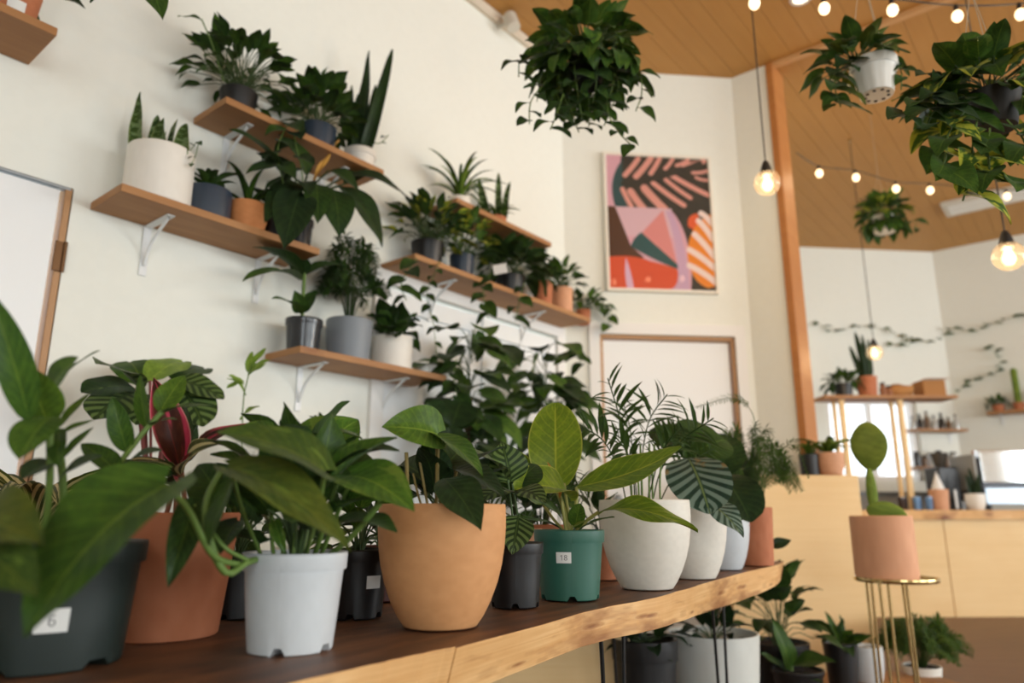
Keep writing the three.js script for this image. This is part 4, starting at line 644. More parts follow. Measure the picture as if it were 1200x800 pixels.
{ // peace lily
  const g = shelved('peace_lily', 'large dark drooping peace lily in a shiny black pot at the shelf end', [-0.943, 2.015, -2.978]);
  pot(g, 'nursery', 0.072, 0.06, 0.14, phys({ color: '#26282c', roughness: 0.2 }));
  const o = { shape: 'ovate', bend: 0.9, fold: 0.25, wave: 0.02 }, D = L.deep, K = L.dark;
  const list = [[[-0.886, 2.212, -2.810], [-0.899, 1.917, -2.699], 0.17, D[0]], [[-0.785, 2.283, -2.935], [-0.737, 2.046, -2.899], 0.15, K[1]], [[-0.769, 2.323, -2.986], [-0.588, 2.069, -3.082], 0.16, D[1]], [[-0.742, 2.409, -3.051], [-0.477, 2.351, -3.250], 0.13, D[0]], [[-0.961, 2.276, -2.782], [-1.099, 2.351, -2.548], 0.15, K[1]], [[-0.957, 2.305, -2.882], [-1.097, 2.403, -2.836], 0.14, D[0]], [[-0.897, 2.346, -2.923], [-0.993, 2.483, -2.837], 0.13, K[0]], [[-0.816, 2.385, -2.961], [-0.685, 2.298, -2.994], 0.12, K[1]], [[-0.910, 2.283, -2.876], [-0.982, 2.022, -2.692], 0.13, D[1]], [[-0.841, 2.278, -2.866], [-0.800, 2.062, -2.789], 0.12, K[0]], [[-0.773, 2.394, -3.108], [-0.679, 2.542, -3.318], 0.12, D[1]], [[-0.931, 2.330, -2.850], [-1.044, 2.198, -2.616], 0.09, K[1]], [[-0.701, 2.292, -3.070], [-0.629, 2.203, -3.126], 0.1, D[0]]];
  for (const [a, b, w, m] of list) leaf(g, a, b, w, m, { ...o, up: [0.25, 0.7, 0.6] });
  stalks(g, list.map(([a], i) => [[[g.position.x + 0.01 * Math.sin(i * 2), g.position.y + 0.115, g.position.z + 0.01 * Math.cos(i * 2)], [(g.position.x + a[0]) / 2, (g.position.y + 0.13 + a[1]) / 2 + 0.05, (g.position.z + a[2]) / 2], a], 0.004]), M.stemDark);
  leaf(g, [-0.877, 2.235, -2.901], [-0.803, 2.592, -3.071], 0.02, std({ color: '#b88a3e', roughness: 0.6, side: THREE.DoubleSide }), { shape: 'lance', label: 'withered yellow leaf' });
}
{
  const g = shelved('potted_rubber_plant', 'rubber plant with three arching leaves in a glossy black pot on the lowest shelf', [-0.902, 1.575, -3.044]);
  pot(g, 'nursery', 0.08, 0.066, 0.145, phys({ color: '#232529', roughness: 0.2 }));
  const o = { shape: 'ovate', bend: 0.8, fold: 0.3, wave: 0.01 };
  leaf(g, [-0.917, 1.887, -2.995], [-1.036, 1.769, -2.658], 0.105, L.mid[1], { ...o, up: [0, 0.8, 0.6] }); leaf(g, [-0.912, 1.912, -3.000], [-1.050, 1.950, -2.767], 0.11, L.dark[0], { ...o, up: [-0.3, 0.7, 0.6] }); leaf(g, [-0.902, 1.917, -3.013], [-0.747, 2.000, -3.139], 0.09, L.dark[0], { ...o, up: [0, 0.8, 0.6] });
  leaf(g, [-0.909, 1.736, -3.004], [-0.969, 1.744, -2.803], 0.08, L.mid[1], { ...o, up: [0, 0.6, 0.8] }); leaf(g, [-0.899, 1.747, -3.017], [-0.846, 1.848, -3.018], 0.08, L.dark[0], { ...o, up: [0, 0.6, 0.8] }); leaf(g, [-0.904, 1.746, -3.010], [-0.919, 1.820, -2.929], 0.075, L.dark[2], { ...o, up: [0, 0.5, 0.9] }); leaf(g, [-0.907, 1.907, -3.007], [-0.963, 2.018, -3.033], 0.09, L.dark[1], o);
  stalks(g, [[[[-0.908, 1.681, -3.038], [-0.904, 1.788, -3.011], [-0.905, 1.923, -3.009]], 0.008]], M.stem);
}
{
  const g = shelved('potted_fern', 'dense bushy fern in a matt grey pot on the lowest shelf', [-0.749, 1.575, -3.232]);
  pot(g, 'straight', 0.106, 0.094, 0.19, M.potGrey);
  ferny(g, { y0: 0.17, n: 46, R: 0.17, H: 0.38, len: 0.055, wid: 0.017, mats: [L.dark[0], L.dark[2], L.fern[1]], leaflets: 13, seed: 21, drop: 0.25, from: 0.3 });
}
{
  const g = shelved('potted_peperomia', 'crinkled round-leaved peperomia in a white cylinder pot on the lowest shelf', [-0.583, 1.575, -3.453]);
  pot(g, 'cyl', 0.097, 0.09, 0.165, M.potCream); bush(g, { y0: 0.14, n: 30, R: 0.075, H: 0.11, len: 0.1, ratio: 0.85, shape: 'heart', mats: L.dark, seed: 14, wave: 0.07, up0: 1.2, up1: -0.3 });
}
{
  const g = thing('candle_cup', 'small white candle cup at the end of the lowest shelf', 'cup', [-0.457, 1.575, -3.608]);
  pot(g, 'cyl', 0.043, 0.04, 0.075, M.potCream, { soil: false, name: 'cup' }); part('candle', new THREE.CylinderGeometry(0.036, 0.036, 0.02, 20).translate(0, 0.062, 0), std({ color: '#f2ead8', roughness: 0.5 }), g);
}
{ // long shelf
  let g = shelved('potted_plant', 'leafy plant with yellowing leaves in a black pot on the longest shelf', [-0.448, 2.155, -3.618]);
  pot(g, 'straight', 0.088, 0.072, 0.14, M.potBlack); bush(g, { y0: 0.12, n: 70, R: 0.17, H: 0.2, len: 0.11, ratio: 0.5, mats: [...L.dark, L.lime[1]], seed: 31 });
  vine(g, [[-0.466, 2.147, -3.406], [-0.499, 2.031, -3.303], [-0.522, 1.944, -3.258], [-0.499, 1.882, -3.286]], 5, 0.1, L.dark, { seed: 6 });
  vine(g, [[-0.372, 2.166, -3.522], [-0.391, 2.046, -3.436], [-0.416, 1.943, -3.388], [-0.384, 1.803, -3.429], [-0.365, 1.616, -3.452]], 11, 0.055, L.dark, { seed: 9, r: 0.0018 });
  g = shelved('potted_plant', 'sprawling plant in a slate blue pot on the longest shelf', [-0.278, 2.155, -3.813]);
  pot(g, 'straight', 0.07, 0.06, 0.14, M.potNavy); bush(g, { y0: 0.12, n: 50, R: 0.15, H: 0.19, len: 0.1, mats: [L.dark[2], L.mid[1], L.lime[0]], seed: 33 });
  g = shelved('potted_philodendron', 'dark heart-leaved philodendron with a white tag hanging over the longest shelf', [-0.010, 2.155, -4.142]);
  pot(g, 'straight', 0.09, 0.075, 0.13, M.potBlack); bush(g, { y0: 0.11, n: 70, R: 0.19, H: 0.16, len: 0.12, ratio: 0.75, shape: 'heart', mats: L.dark, seed: 35, up1: -0.9 });
  vine(g, [[-0.118, 2.198, -3.819], [-0.155, 2.041, -3.710], [-0.127, 1.919, -3.728]], 5, 0.11, L.dark, { seed: 7 }); vine(g, [[0.075, 2.226, -4.056], [0.039, 2.064, -3.948], [0.019, 1.948, -3.908]], 4, 0.1, L.dark, { seed: 3 });
  part('plant_tag', box(0.075, 0.055, 0.003).rotateZ(0.2).translate(...local(g, [-0.064, 2.180, -3.695]).toArray()), M.white, g, 'white plant tag');
  g = shelved('potted_plant', 'slim terracotta pot of dark leaves beside the pale clay pot on the longest shelf', [0.194, 2.155, -4.409]);
  pot(g, 'straight', 0.066, 0.056, 0.18, M.potTerra); bush(g, { y0: 0.16, n: 26, R: 0.08, H: 0.1, len: 0.08, mats: L.dark, seed: 37 });
  g = shelved('potted_peperomia', 'fleshy-leaved plant in a pale clay pot near the end of the longest shelf', [0.329, 2.155, -4.575]);
  pot(g, 'straight', 0.072, 0.066, 0.19, M.potPink); bush(g, { y0: 0.17, n: 36, R: 0.1, H: 0.14, len: 0.09, ratio: 0.65, mats: [L.dark[2], L.mid[0], L.dark[0]], seed: 39 });
  g = shelved('potted_plant', 'drooping plant in a tiny orange clay pot at the end of the longest shelf', [0.487, 2.155, -4.770]);
  pot(g, 'straight', 0.05, 0.042, 0.1, M.potTerra); bush(g, { y0: 0.09, n: 34, R: 0.13, H: 0.09, len: 0.1, ratio: 0.5, mats: [L.mid[0], L.dark[2]], seed: 41, up1: -1.1 });
  vine(g, [[0.586, 2.328, -4.780], [0.677, 2.276, -4.812], [0.650, 2.128, -4.780]], 5, 0.09, L.mid, { seed: 12 });
}
{
  let g = shelved('spider_plant', 'spider plant with thin arching leaves on the shelf above the longest shelf', [-0.298, 2.555, -3.804]);
  pot(g, 'straight', 0.06, 0.05, 0.08, M.potCream); straps(g, { y0: 0.07, n: 34, R: 0.25, H: 0.2, wid: 0.018, mats: [L.mid[0], L.pale[0], L.dark[2]], seed: 23 });
  vine(g, [[-0.277, 2.507, -3.655], [-0.266, 2.395, -3.589], [-0.277, 2.280, -3.576]], 3, 0.06, L.pale, { shape: 'strap', ratio: 0.14, seed: 5 });
  g = shelved('snake_plant', 'three upright snake plant blades on the shelf above the longest shelf', [-0.092, 2.555, -4.057]);
  pot(g, 'straight', 0.06, 0.05, 0.07, M.potTerra); blades(g, 0.06, [[-0.05, 0, 0.27, 0.05, -0.06, 0], [0.0, 0.01, 0.3, 0.045, 0.01, 0], [0.04, 0, 0.25, 0.045, 0.04, 0], [0.02, 0.03, 0.18, 0.04, 0, 0.03]], L.snake.slice(1)); straps(g, { y0: 0.06, n: 16, R: 0.13, H: 0.12, wid: 0.02, mats: L.mid, seed: 27 });
}

// ------------------------------------------------------------------ plants on the console behind the bench
const onConsole = 'plants on the white console';
{
  let g = thing('potted_calathea', 'big round-leaved calathea in a white pot on the console by the door', 'potted plant', [-1.197, 0.600, -2.475], onConsole);
  pot(g, 'cyl', 0.11, 0.1, 0.24, M.potCream);
  const o = { shape: 'round', bend: 0.7, fold: 0.1, wave: 0.03 }, c = [g.position.x, g.position.y + 0.22, g.position.z];
  const list = [[[-1.240, 1.314, -2.375], [-1.263, 1.344, -2.156], 0.14, L.calathea[0]], [[-1.258, 1.330, -2.431], [-1.355, 1.425, -2.518], 0.16, L.mid[1]], [[-1.217, 1.337, -2.403], [-1.196, 1.440, -2.587], 0.13, L.pale[0]], [[-1.174, 1.350, -2.457], [-1.005, 1.289, -2.505], 0.13, L.calathea[0]], [[-1.232, 1.288, -2.353], [-1.253, 1.175, -2.169], 0.16, L.calathea[1]], [[-1.153, 1.333, -2.481], [-1.037, 1.186, -2.435], 0.16, L.calathea[1]], [[-1.188, 1.358, -2.518], [-1.166, 1.437, -2.703], 0.13, L.dark[0]], [[-1.246, 1.305, -2.367], [-1.347, 1.270, -2.243], 0.14, L.dark[1]], [[-1.204, 1.288, -2.388], [-1.164, 1.169, -2.247], 0.12, L.calathea[1]], [[-1.159, 1.273, -2.443], [-1.059, 1.070, -2.407], 0.1, L.deep[0]]];
  for (const [a, b, w, m] of list) leaf(g, a, b, w, m, { ...o, up: [0.2, 0.75, 0.5] });
  stalks(g, list.map(([a]) => [[c, [(c[0] + a[0]) / 2, (c[1] + a[1]) / 2 + 0.04, (c[2] + a[2]) / 2], a], 0.005]), std({ color: '#7c3a34', roughness: 0.6 }));
  g = thing('potted_monstera', 'young climbing plant with pale cut leaves on a thin cane on the console', 'potted plant', [-0.986, 0.600, -2.782], onConsole);
  pot(g, 'straight', 0.08, 0.07, 0.15, M.potBlack); vine(g, [[-0.994, 0.720, -2.773], [-1.019, 1.222, -2.742], [-1.022, 1.351, -2.738], [-1.007, 1.472, -2.757]], 4, 0.085, L.pale, { seed: 3, hang: -0.1, ratio: 0.5 });
  for (const [a, b] of [[[-1.006, 1.462, -2.758], [-0.973, 1.539, -2.799]], [[-1.017, 1.419, -2.744], [-0.969, 1.478, -2.803]], [[-1.025, 1.397, -2.734], [-1.067, 1.358, -2.683]], [[-1.024, 1.384, -2.735], [-1.066, 1.407, -2.684]], [[-1.018, 1.432, -2.743], [-1.009, 1.515, -2.754]]]) leaf(g, a, b, 0.028, L.pale[0], { shape: 'oblong' });
  bush(g, { y0: 0.2, n: 26, R: 0.13, H: 0.28, len: 0.09, mats: L.dark, seed: 43 });
  g = thing('potted_philodendron', 'frilly dark-leaved philodendron on the console below the lowest shelf', 'potted plant', [-0.843, 0.600, -2.959], onConsole);
  pot(g, 'straight', 0.1, 0.08, 0.18, M.potCream); ferny(g, { y0: 0.16, n: 26, R: 0.22, H: 0.48, len: 0.06, wid: 0.026, mats: [L.deep[1], L.dark[0]], leaflets: 6, seed: 45, drop: 0.2, from: 0.6 });
}
for (const [k, base, lab, pts, seed] of [
  [0, [-0.212, 0.600, -3.639], 'heart-leaved pothos climbing a mossy pole before the closet doors', [[-0.215, 0.800, -3.636], [-0.235, 1.409, -3.611], [-0.226, 1.629, -3.623], [-0.220, 1.833, -3.629]], 51],
  [1, [0.186, 0.600, -4.129], 'broad-leaved pothos climbing a mossy pole next to the corner', [[0.188, 0.800, -4.132], [0.195, 1.386, -4.140], [0.208, 1.585, -4.156], [0.227, 1.834, -4.180]], 52]]) {
  const g = thing('climbing_pothos', lab, 'potted plant', base, onConsole), q = rng(seed); pot(g, 'straight', 0.12, 0.1, 0.22, M.potBlack);
  part('moss_pole', rod(local(g, pts[0]), local(g, pts[3]).lerp(local(g, pts[0]), 0.35), 0.02, 10), std({ color: '#4a3a26', roughness: 1 }), g, 'brown mossy pole');
  const y0 = pts[0][1] - base[1], y1 = pts[3][1] - base[1], st = [];
  for (let i = 0; i < 64; i++) {
    const t = Math.pow(q(), 0.6), y = y0 + (y1 - y0) * t, az = i * 2.4, r = (0.05 + 0.16 * q()) * (0.55 + 0.45 * t), p = new THREE.Vector3(Math.sin(az) * r, y + 0.05 * q(), Math.cos(az) * r), d = new THREE.Vector3(Math.sin(az) + (q() - 0.5) * 0.6, -0.9 + q() * 0.8, Math.cos(az) + 0.4).normalize(), l = 0.13 + 0.08 * q();
    aim(part('leaf', leafVar({ shape: 'heart', ratio: 0.75, bend: 0.8, fold: 0.2, wave: 0.03, seed: i % 4 }), [L.dark[0], L.dark[2], L.mid[1], L.deep[1], L.mid[0]][i % 5], g), p, p.clone().addScaledVector(d, l), new THREE.Vector3(Math.sin(az) * 0.4, 0.7, 0.6)); st.push(tube([new THREE.Vector3(0, y - 0.04, 0), new THREE.Vector3(p.x * 0.5, p.y + 0.02, p.z * 0.5), p], 0.0025, 5, 5));
  }
  part('stems', merge(st), M.stemDark, g);
  if (k === 0) { vine(g, [[-0.271, 1.641, -3.472], [-0.276, 1.523, -3.402], [-0.245, 1.406, -3.441], [-0.183, 1.354, -3.517], [-0.118, 1.301, -3.596]], 9, 0.11, [L.dark[0], L.deep[1]], { seed: 5 }); for (const [a, b, w] of [[[-0.337, 1.319, -3.248], [-0.379, 1.381, -3.196], 0.13], [[-0.274, 1.290, -3.326], [-0.240, 1.415, -3.368], 0.2], [[-0.292, 1.288, -3.304], [-0.272, 1.174, -3.328], 0.16]]) leaf(g, a, b, w, L.deep[1], { shape: 'round', up: [0, 0.4, 1] }); }
  else { vine(g, [[0.309, 1.814, -4.281], [0.394, 1.872, -4.353], [0.429, 1.779, -4.365]], 5, 0.1, L.dark, { seed: 4 }); vine(g, [[0.357, 1.657, -4.276], [0.386, 1.554, -4.280], [0.360, 1.398, -4.248]], 5, 0.12, L.dark, { seed: 6 }); }
}

// ------------------------------------------------------------------ hanging plants
function hanger(g, top, r, y) {   // three thin wires from the pot rim to a hook in the ceiling
  const a = new THREE.Vector3(0, CEIL - g.position.y, 0), k = new THREE.Vector3(0, Math.min(top, CEIL - g.position.y - 0.1), 0);
  part('hanger', merge([rod(k, a, 0.0018, 5), ...[0, 1, 2].map((i) => rod([Math.sin(i * 2.09) * r, y, Math.cos(i * 2.09) * r], k, 0.0014, 5))]), M.wireClear, g, 'thin hanging wires');
}
const hung = 'hanging plants';
{
  let p = [0.291, 2.532, -2.500], g = thing('hanging_plant', 'dense dark trailing plant hanging before the framed print', 'hanging plant', [p[0], p[1] - 0.02, p[2]], hung);
  pot(g, 'straight', 0.075, 0.055, 0.1, M.potBlack); hanger(g, 0.6, 0.07, 0.1);
  bush(g, { y0: 0.1, n: 84, R: 0.17, H: 0.12, len: 0.11, ratio: 0.6, shape: 'ovate', mats: [L.dark[2], ...L.mid, L.pothos[0], L.pothos[1]], seed: 71, up0: 1.0, up1: -1.2, vary: 0.5 });
  bush(g, { y0: 0.04, n: 70, R: 0.2, H: 0.06, len: 0.1, ratio: 0.6, mats: [L.dark[2], L.mid[0], L.mid[1]], seed: 72, up0: -0.2, up1: -1.4, vary: 0.5 });
  for (let i = 0; i < 9; i++) { const a = i * 0.698 + 0.2, c = g.position, x = Math.sin(a), z = Math.cos(a); vine(g, [[c.x + x * 0.07, c.y + 0.09, c.z + z * 0.07], [c.x + x * 0.12, c.y + 0.02, c.z + z * 0.12], [c.x + x * 0.1, c.y - 0.07, c.z + z * 0.1], [c.x + x * 0.06, c.y - 0.11 - (i % 3) * 0.03, c.z + z * 0.06]], 8, 0.085, [L.dark[2], L.mid[1], L.dark[0]], { seed: 400 + i, shape: 'ovate', ratio: 0.6 }); }
  for (const [k, pts, n] of [[1, [[0.130, 2.500, -2.450], [0.069, 2.378, -2.400], [0.063, 2.291, -2.400]], 5], [2, [[0.389, 2.500, -2.450], [0.355, 2.355, -2.420], [0.393, 2.268, -2.420], [0.444, 2.209, -2.420]], 7], [3, [[0.438, 2.518, -2.450], [0.481, 2.536, -2.450], [0.490, 2.445, -2.450], [0.465, 2.373, -2.450]], 6], [4, [[0.190, 2.414, -2.400], [0.155, 2.297, -2.380], [0.139, 2.256, -2.380]], 4], [5, [[0.083, 2.588, -2.500], [0.033, 2.626, -2.500], [0.026, 2.551, -2.500]], 4]]) vine(g, pts, n, 0.09, L.dark, { seed: 70 + k, shape: 'ovate', ratio: 0.55 });

  p = [1.351, 2.407, -2.400]; g = thing('hanging_plant', 'trailing plant in a white fluted hanging pot with holed base', 'hanging plant', p, hung);
  const fl = lathe(potProfile('band', 0.083, 0.058, 0.135), 60), pp = fl.attributes.position; for (let i = 0; i < pp.count; i++) { const x = pp.getX(i), z = pp.getZ(i), y = pp.getY(i), rr = Math.hypot(x, z); if (y > 0.002 && y < 0.095 && rr > 0.05) { const k = 1 - 0.05 * Math.pow(Math.abs(Math.sin(Math.atan2(x, z) * 6)), 6); pp.setX(i, x * k); pp.setZ(i, z * k); } } fl.computeVertexNormals();
  part('pot', fl, M.potCream, g); part('soil', new THREE.CylinderGeometry(0.07, 0.07, 0.01, 20).translate(0, 0.118, 0), M.soil, g);
  part('drain_holes', merge([...Array(9)].map((_, i) => new THREE.CylinderGeometry(0.006, 0.006, 0.003, 10).translate(Math.sin(i * 0.7) * 0.04, -0.001, Math.cos(i * 0.7) * 0.04))), M.black, g, 'ring of dark drain holes');
  hanger(g, 0.55, 0.08, 0.135);
  bush(g, { y0: 0.12, n: 34, R: 0.12, H: 0.06, len: 0.1, ratio: 0.6, shape: 'heart', mats: [L.dark[2], L.shade[0], L.mid[1]], seed: 75, up0: 0.9, up1: -0.9, cx: -0.06 });
  vine(g, [[1.311, 2.550, -2.400], [1.225, 2.511, -2.360], [1.179, 2.430, -2.360], [1.191, 2.336, -2.360]], 10, 0.1, [L.dark[2], L.shade[0], L.dark[1]], { seed: 76 }); vine(g, [[1.306, 2.591, -2.450], [1.237, 2.554, -2.450], [1.206, 2.445, -2.450], [1.198, 2.391, -2.450]], 7, 0.085, [L.dark[2], L.shade[1]], { seed: 77 });
  vine(g, [[1.415, 2.529, -2.360], [1.428, 2.476, -2.360], [1.419, 2.406, -2.360]], 4, 0.07, L.dark, { seed: 78 });

  p = [1.469, 2.039, -2.000]; g = thing('hanging_pothos', 'yellow-splashed pothos cascading from a grey basket under the string lights', 'hanging plant', p, hung);
  pot(g, 'straight', 0.085, 0.062, 0.11, std({ color: '#3a3530', roughness: 0.6 }), { name: 'basket' }); hanger(g, 0.5, 0.08, 0.11);
  for (let i = 0; i < 5; i++) { const a = i * 1.257, c = g.position, x = Math.sin(a), z = Math.cos(a); vine(g, [[c.x + x * 0.07, c.y + 0.11, c.z + z * 0.07], [c.x + x * 0.14, c.y + 0.06, c.z + z * 0.14], [c.x + x * 0.17, c.y - 0.02, c.z + z * 0.17]], 5, 0.12, [L.dark[2], L.mid[1], L.lime[1]], { seed: 420 + i }); }
  bush(g, { y0: 0.11, n: 46, R: 0.18, H: 0.07, len: 0.13, ratio: 0.62, shape: 'heart', mats: [L.dark[2], L.mid[0], L.mid[1], L.pothos[0], L.lime[1]], seed: 81, up0: 0.55, up1: -1.0 });
  for (const [k, pts, n, m] of [[1, [[1.331, 2.101, -1.950], [1.251, 2.111, -1.920], [1.183, 2.069, -1.920], [1.115, 2.027, -1.920]], 8, L.dark], [2, [[1.318, 2.043, -1.900], [1.250, 1.963, -1.880], [1.229, 1.883, -1.880], [1.203, 1.830, -1.880]], 6, [L.dark[2], L.mid[1], L.lime[1]]], [3, [[1.351, 2.015, -1.900], [1.312, 1.922, -1.880], [1.294, 1.830, -1.880], [1.259, 1.752, -1.880]], 6, [L.lime[1], L.mid[0], L.lime[0]]], [4, [[1.369, 1.976, -1.880], [1.336, 1.872, -1.860], [1.342, 1.807, -1.860], [1.401, 1.802, -1.860]], 5, [L.mid[1], L.dark[2], L.lime[1]]], [5, [[1.422, 2.003, -1.880], [1.445, 1.925, -1.860], [1.444, 1.846, -1.860]], 4, [L.mid[0], L.dark[2]]], [6, [[1.358, 2.115, -1.950], [1.302, 2.173, -1.950], [1.266, 2.188, -1.950]], 5, L.dark], [7, [[1.308, 2.069, -1.920], [1.231, 2.043, -1.900], [1.198, 1.988, -1.900]], 5, L.dark]]) vine(g, pts, n, 0.115, m, { seed: 90 + k, r: 0.003 });

  p = [3.015, 3.118, -5.500]; g = thing('hanging_plant', 'round bushy plant hanging far back above the bar', 'hanging plant', p, hung);
  pot(g, 'straight', 0.1, 0.08, 0.13, M.potCream); hanger(g, 0.5, 0.095, 0.13);
  bush(g, { y0: 0.12, n: 70, R: 0.14, H: 0.12, len: 0.12, ratio: 0.6, mats: [L.dark[2], L.mid[1], L.dark[0], L.lime[1]], seed: 95, up1: -1.2 }); bush(g, { y0: 0.05, n: 40, R: 0.14, H: 0.05, len: 0.12, ratio: 0.6, mats: [L.dark[2], L.mid[1]], seed: 98, up0: -0.4, up1: -1.4 }); vine(g, [[3.154, 3.171, -5.450], [3.240, 3.200, -5.450], [3.234, 3.098, -5.450]], 3, 0.1, L.dark, { seed: 96 });

  p = [-1.284, 2.739, -2.000]; g = thing('hanging_plant', 'hanging plant whose two leaf tips dip below the ceiling beside the short shelf', 'hanging plant', p, hung);
  pot(g, 'straight', 0.08, 0.06, 0.11, M.potBlack); hanger(g, 0.5, 0.075, 0.11); bush(g, { y0: 0.09, n: 24, R: 0.09, H: 0.1, len: 0.11, mats: L.dark, seed: 97, up1: -0.4 });
  leaf(g, [-1.165, 2.534, -1.950], [-1.277, 2.405, -1.900], 0.085, L.dark[0], { shape: 'ovate', up: [0, 0.8, 0.6] }); leaf(g, [-1.147, 2.544, -1.950], [-1.051, 2.345, -1.900], 0.085, L.dark[2], { shape: 'ovate', up: [0.2, 0.6, 0.8] });
  stalks(g, [[[[-1.250, 2.690, -2.000], [-1.182, 2.599, -1.970], [-1.162, 2.531, -1.950]], 0.003], [[[-1.236, 2.690, -2.000], [-1.165, 2.615, -1.970], [-1.147, 2.540, -1.950]], 0.003]], M.stem);
}

// ------------------------------------------------------------------ behind and under the bench, floor plants
{
  let g = thing('floor_planter', 'large pale grey floor pot under the far end of the bench', 'planter', [0.841, 0.221, -3.250]); g.position.y = 0;
  pot(g, 'straight', 0.19, 0.16, 0.42, std({ map: speck([206, 208, 202], 31, 6, 20), roughness: 0.55 })); bush(g, { y0: 0.36, n: 18, R: 0.1, H: 0.1, len: 0.12, mats: L.deep, seed: 101 });
  g = thing('floor_planter', 'black floor pot under the bench beside the pale grey pot', 'planter', [0.529, 0.252, -3.100]); g.position.y = 0;
  pot(g, 'nursery', 0.13, 0.11, 0.42, M.potBlack); bush(g, { y0: 0.37, n: 18, R: 0.09, H: 0.08, len: 0.1, mats: L.deep, seed: 102 });
  g = thing('plywood_crate', 'plain plywood crate on the floor under the bench', 'crate', [0.144, 0.211, -3.300]); g.position.y = 0; g.rotation.y = turnB;
  part('front_panel', metreUV(box(0.62, 0.5, 0.016, 0, 0.25, 0.2)), M.ply, g); part('side_panel', metreUV(box(0.016, 0.5, 0.4, 0.302, 0.25, 0)), M.ply, g); part('side_panel', metreUV(box(0.016, 0.5, 0.4, -0.302, 0.25, 0)), M.ply, g); part('back_panel', metreUV(box(0.62, 0.5, 0.016, 0, 0.25, -0.2)), M.ply, g); part('bottom_panel', metreUV(box(0.58, 0.016, 0.38, 0, 0.01, 0)), M.ply, g);
}
const floorG = 'potted plants on the floor by the half wall';
{
  const r = thing('plant_riser', 'low wooden riser under the floor plants', 'riser', [1.79, 0, -4.05]); r.rotation.y = turnB;
  part('board', metreUV(box(1.0, 0.03, 0.46, 0, 0.045, 0)), M.shelf[0], r); for (const x of [-0.42, 0.42]) part('foot', box(0.06, 0.03, 0.4, x, 0.015, 0), M.shelf[1], r);
  let p = [1.339, 0.124, -3.900], g = thing('potted_plant', 'bushy ficus with round dark leaves in a wide black pot below the bench end', 'potted plant', [p[0], 0.06, p[2]], floorG);
  pot(g, 'nursery', 0.15, 0.12, 0.22, M.potBlack); bush(g, { y0: 0.19, n: 34, R: 0.16, H: 0.3, len: 0.14, ratio: 0.75, mats: [...L.dark, L.mid[1]], seed: 111 });
  p = [1.352, 0.127, -3.700]; g = thing('potted_plant', 'long paddle leaves rising from a black pot before the bushy ficus', 'potted plant', [p[0], 0.06, p[2]], floorG);
  pot(g, 'nursery', 0.12, 0.1, 0.13, M.potBlack);
  const o = { shape: 'ovate', bend: 0.5, fold: 0.3 }; leaf(g, [1.324, 0.179, -3.720], [1.254, 0.413, -3.720], 0.1, L.mid[1], { ...o, up: [0.4, 0.3, 0.9] }); leaf(g, [1.326, 0.202, -3.700], [1.476, 0.244, -3.550], 0.12, L.dark[2], { ...o, up: [0, 0.8, 0.5] }); leaf(g, [1.306, 0.160, -3.720], [1.161, 0.267, -3.650], 0.07, L.dark[0], { ...o, up: [0, 0.8, 0.5] }); leaf(g, [1.321, 0.146, -3.700], [1.409, 0.158, -3.550], 0.06, L.mid[0], { ...o, up: [0, 0.9, 0.4] });
  stalks(g, [[[[g.position.x, 0.16, g.position.z], [1.319, 0.123, -3.720], [1.324, 0.183, -3.720]], 0.006], [[[g.position.x, 0.16, g.position.z], [1.329, 0.146, -3.700], [1.326, 0.202, -3.700]], 0.005], [[[g.position.x, 0.16, g.position.z], [1.311, 0.123, -3.720], [1.306, 0.160, -3.720]], 0.004], [[[g.position.x, 0.16, g.position.z], [1.320, 0.127, -3.700], [1.321, 0.146, -3.700]], 0.004]], M.stem);
  p = [1.690, 0.084, -4.000]; g = thing('potted_plant', 'black pot with glossy spreading leaves beside the small white pot', 'potted plant', [p[0], 0.06, p[2]], floorG);
  pot(g, 'straight', 0.085, 0.07, 0.2, M.potBlack); for (const [a, b, w] of [[[1.693, 0.239, -4.000], [1.627, 0.409, -4.000], 0.05], [[1.706, 0.239, -4.000], [1.745, 0.325, -3.950], 0.09], [[1.715, 0.239, -4.000], [1.824, 0.304, -3.900], 0.07], [[1.689, 0.239, -4.000], [1.573, 0.292, -3.900], 0.07], [[1.705, 0.227, -4.000], [1.746, 0.284, -3.850], 0.06]]) leaf(g, a, b, w, L.mid[1], { ...o, up: [0, 0.7, 0.6] }); bush(g, { y0: 0.18, n: 10, R: 0.05, H: 0.06, len: 0.1, mats: L.dark, seed: 113 });
  p = [1.843, 0.074, -4.050]; g = thing('white_pot', 'small plain white pot beside the brass stand leg', 'pot', [p[0], 0.06, p[2]], floorG); pot(g, 'bowl', 0.082, 0.065, 0.175, M.potWhitePlastic);
  p = [2.228, 0.012, -4.250]; g = thing('potted_fern', 'feathery green fern in a white pot on the floor beside the brass stand', 'potted plant', [p[0], 0, p[2]], floorG);
  pot(g, 'straight', 0.1, 0.085, 0.1, M.potCream); ferny(g, { y0: 0.08, n: 70, R: 0.26, H: 0.24, len: 0.045, wid: 0.012, mats: [L.fern[0], L.fern[1], L.mid[1]], leaflets: 16, seed: 115, drop: 0.35 });
}
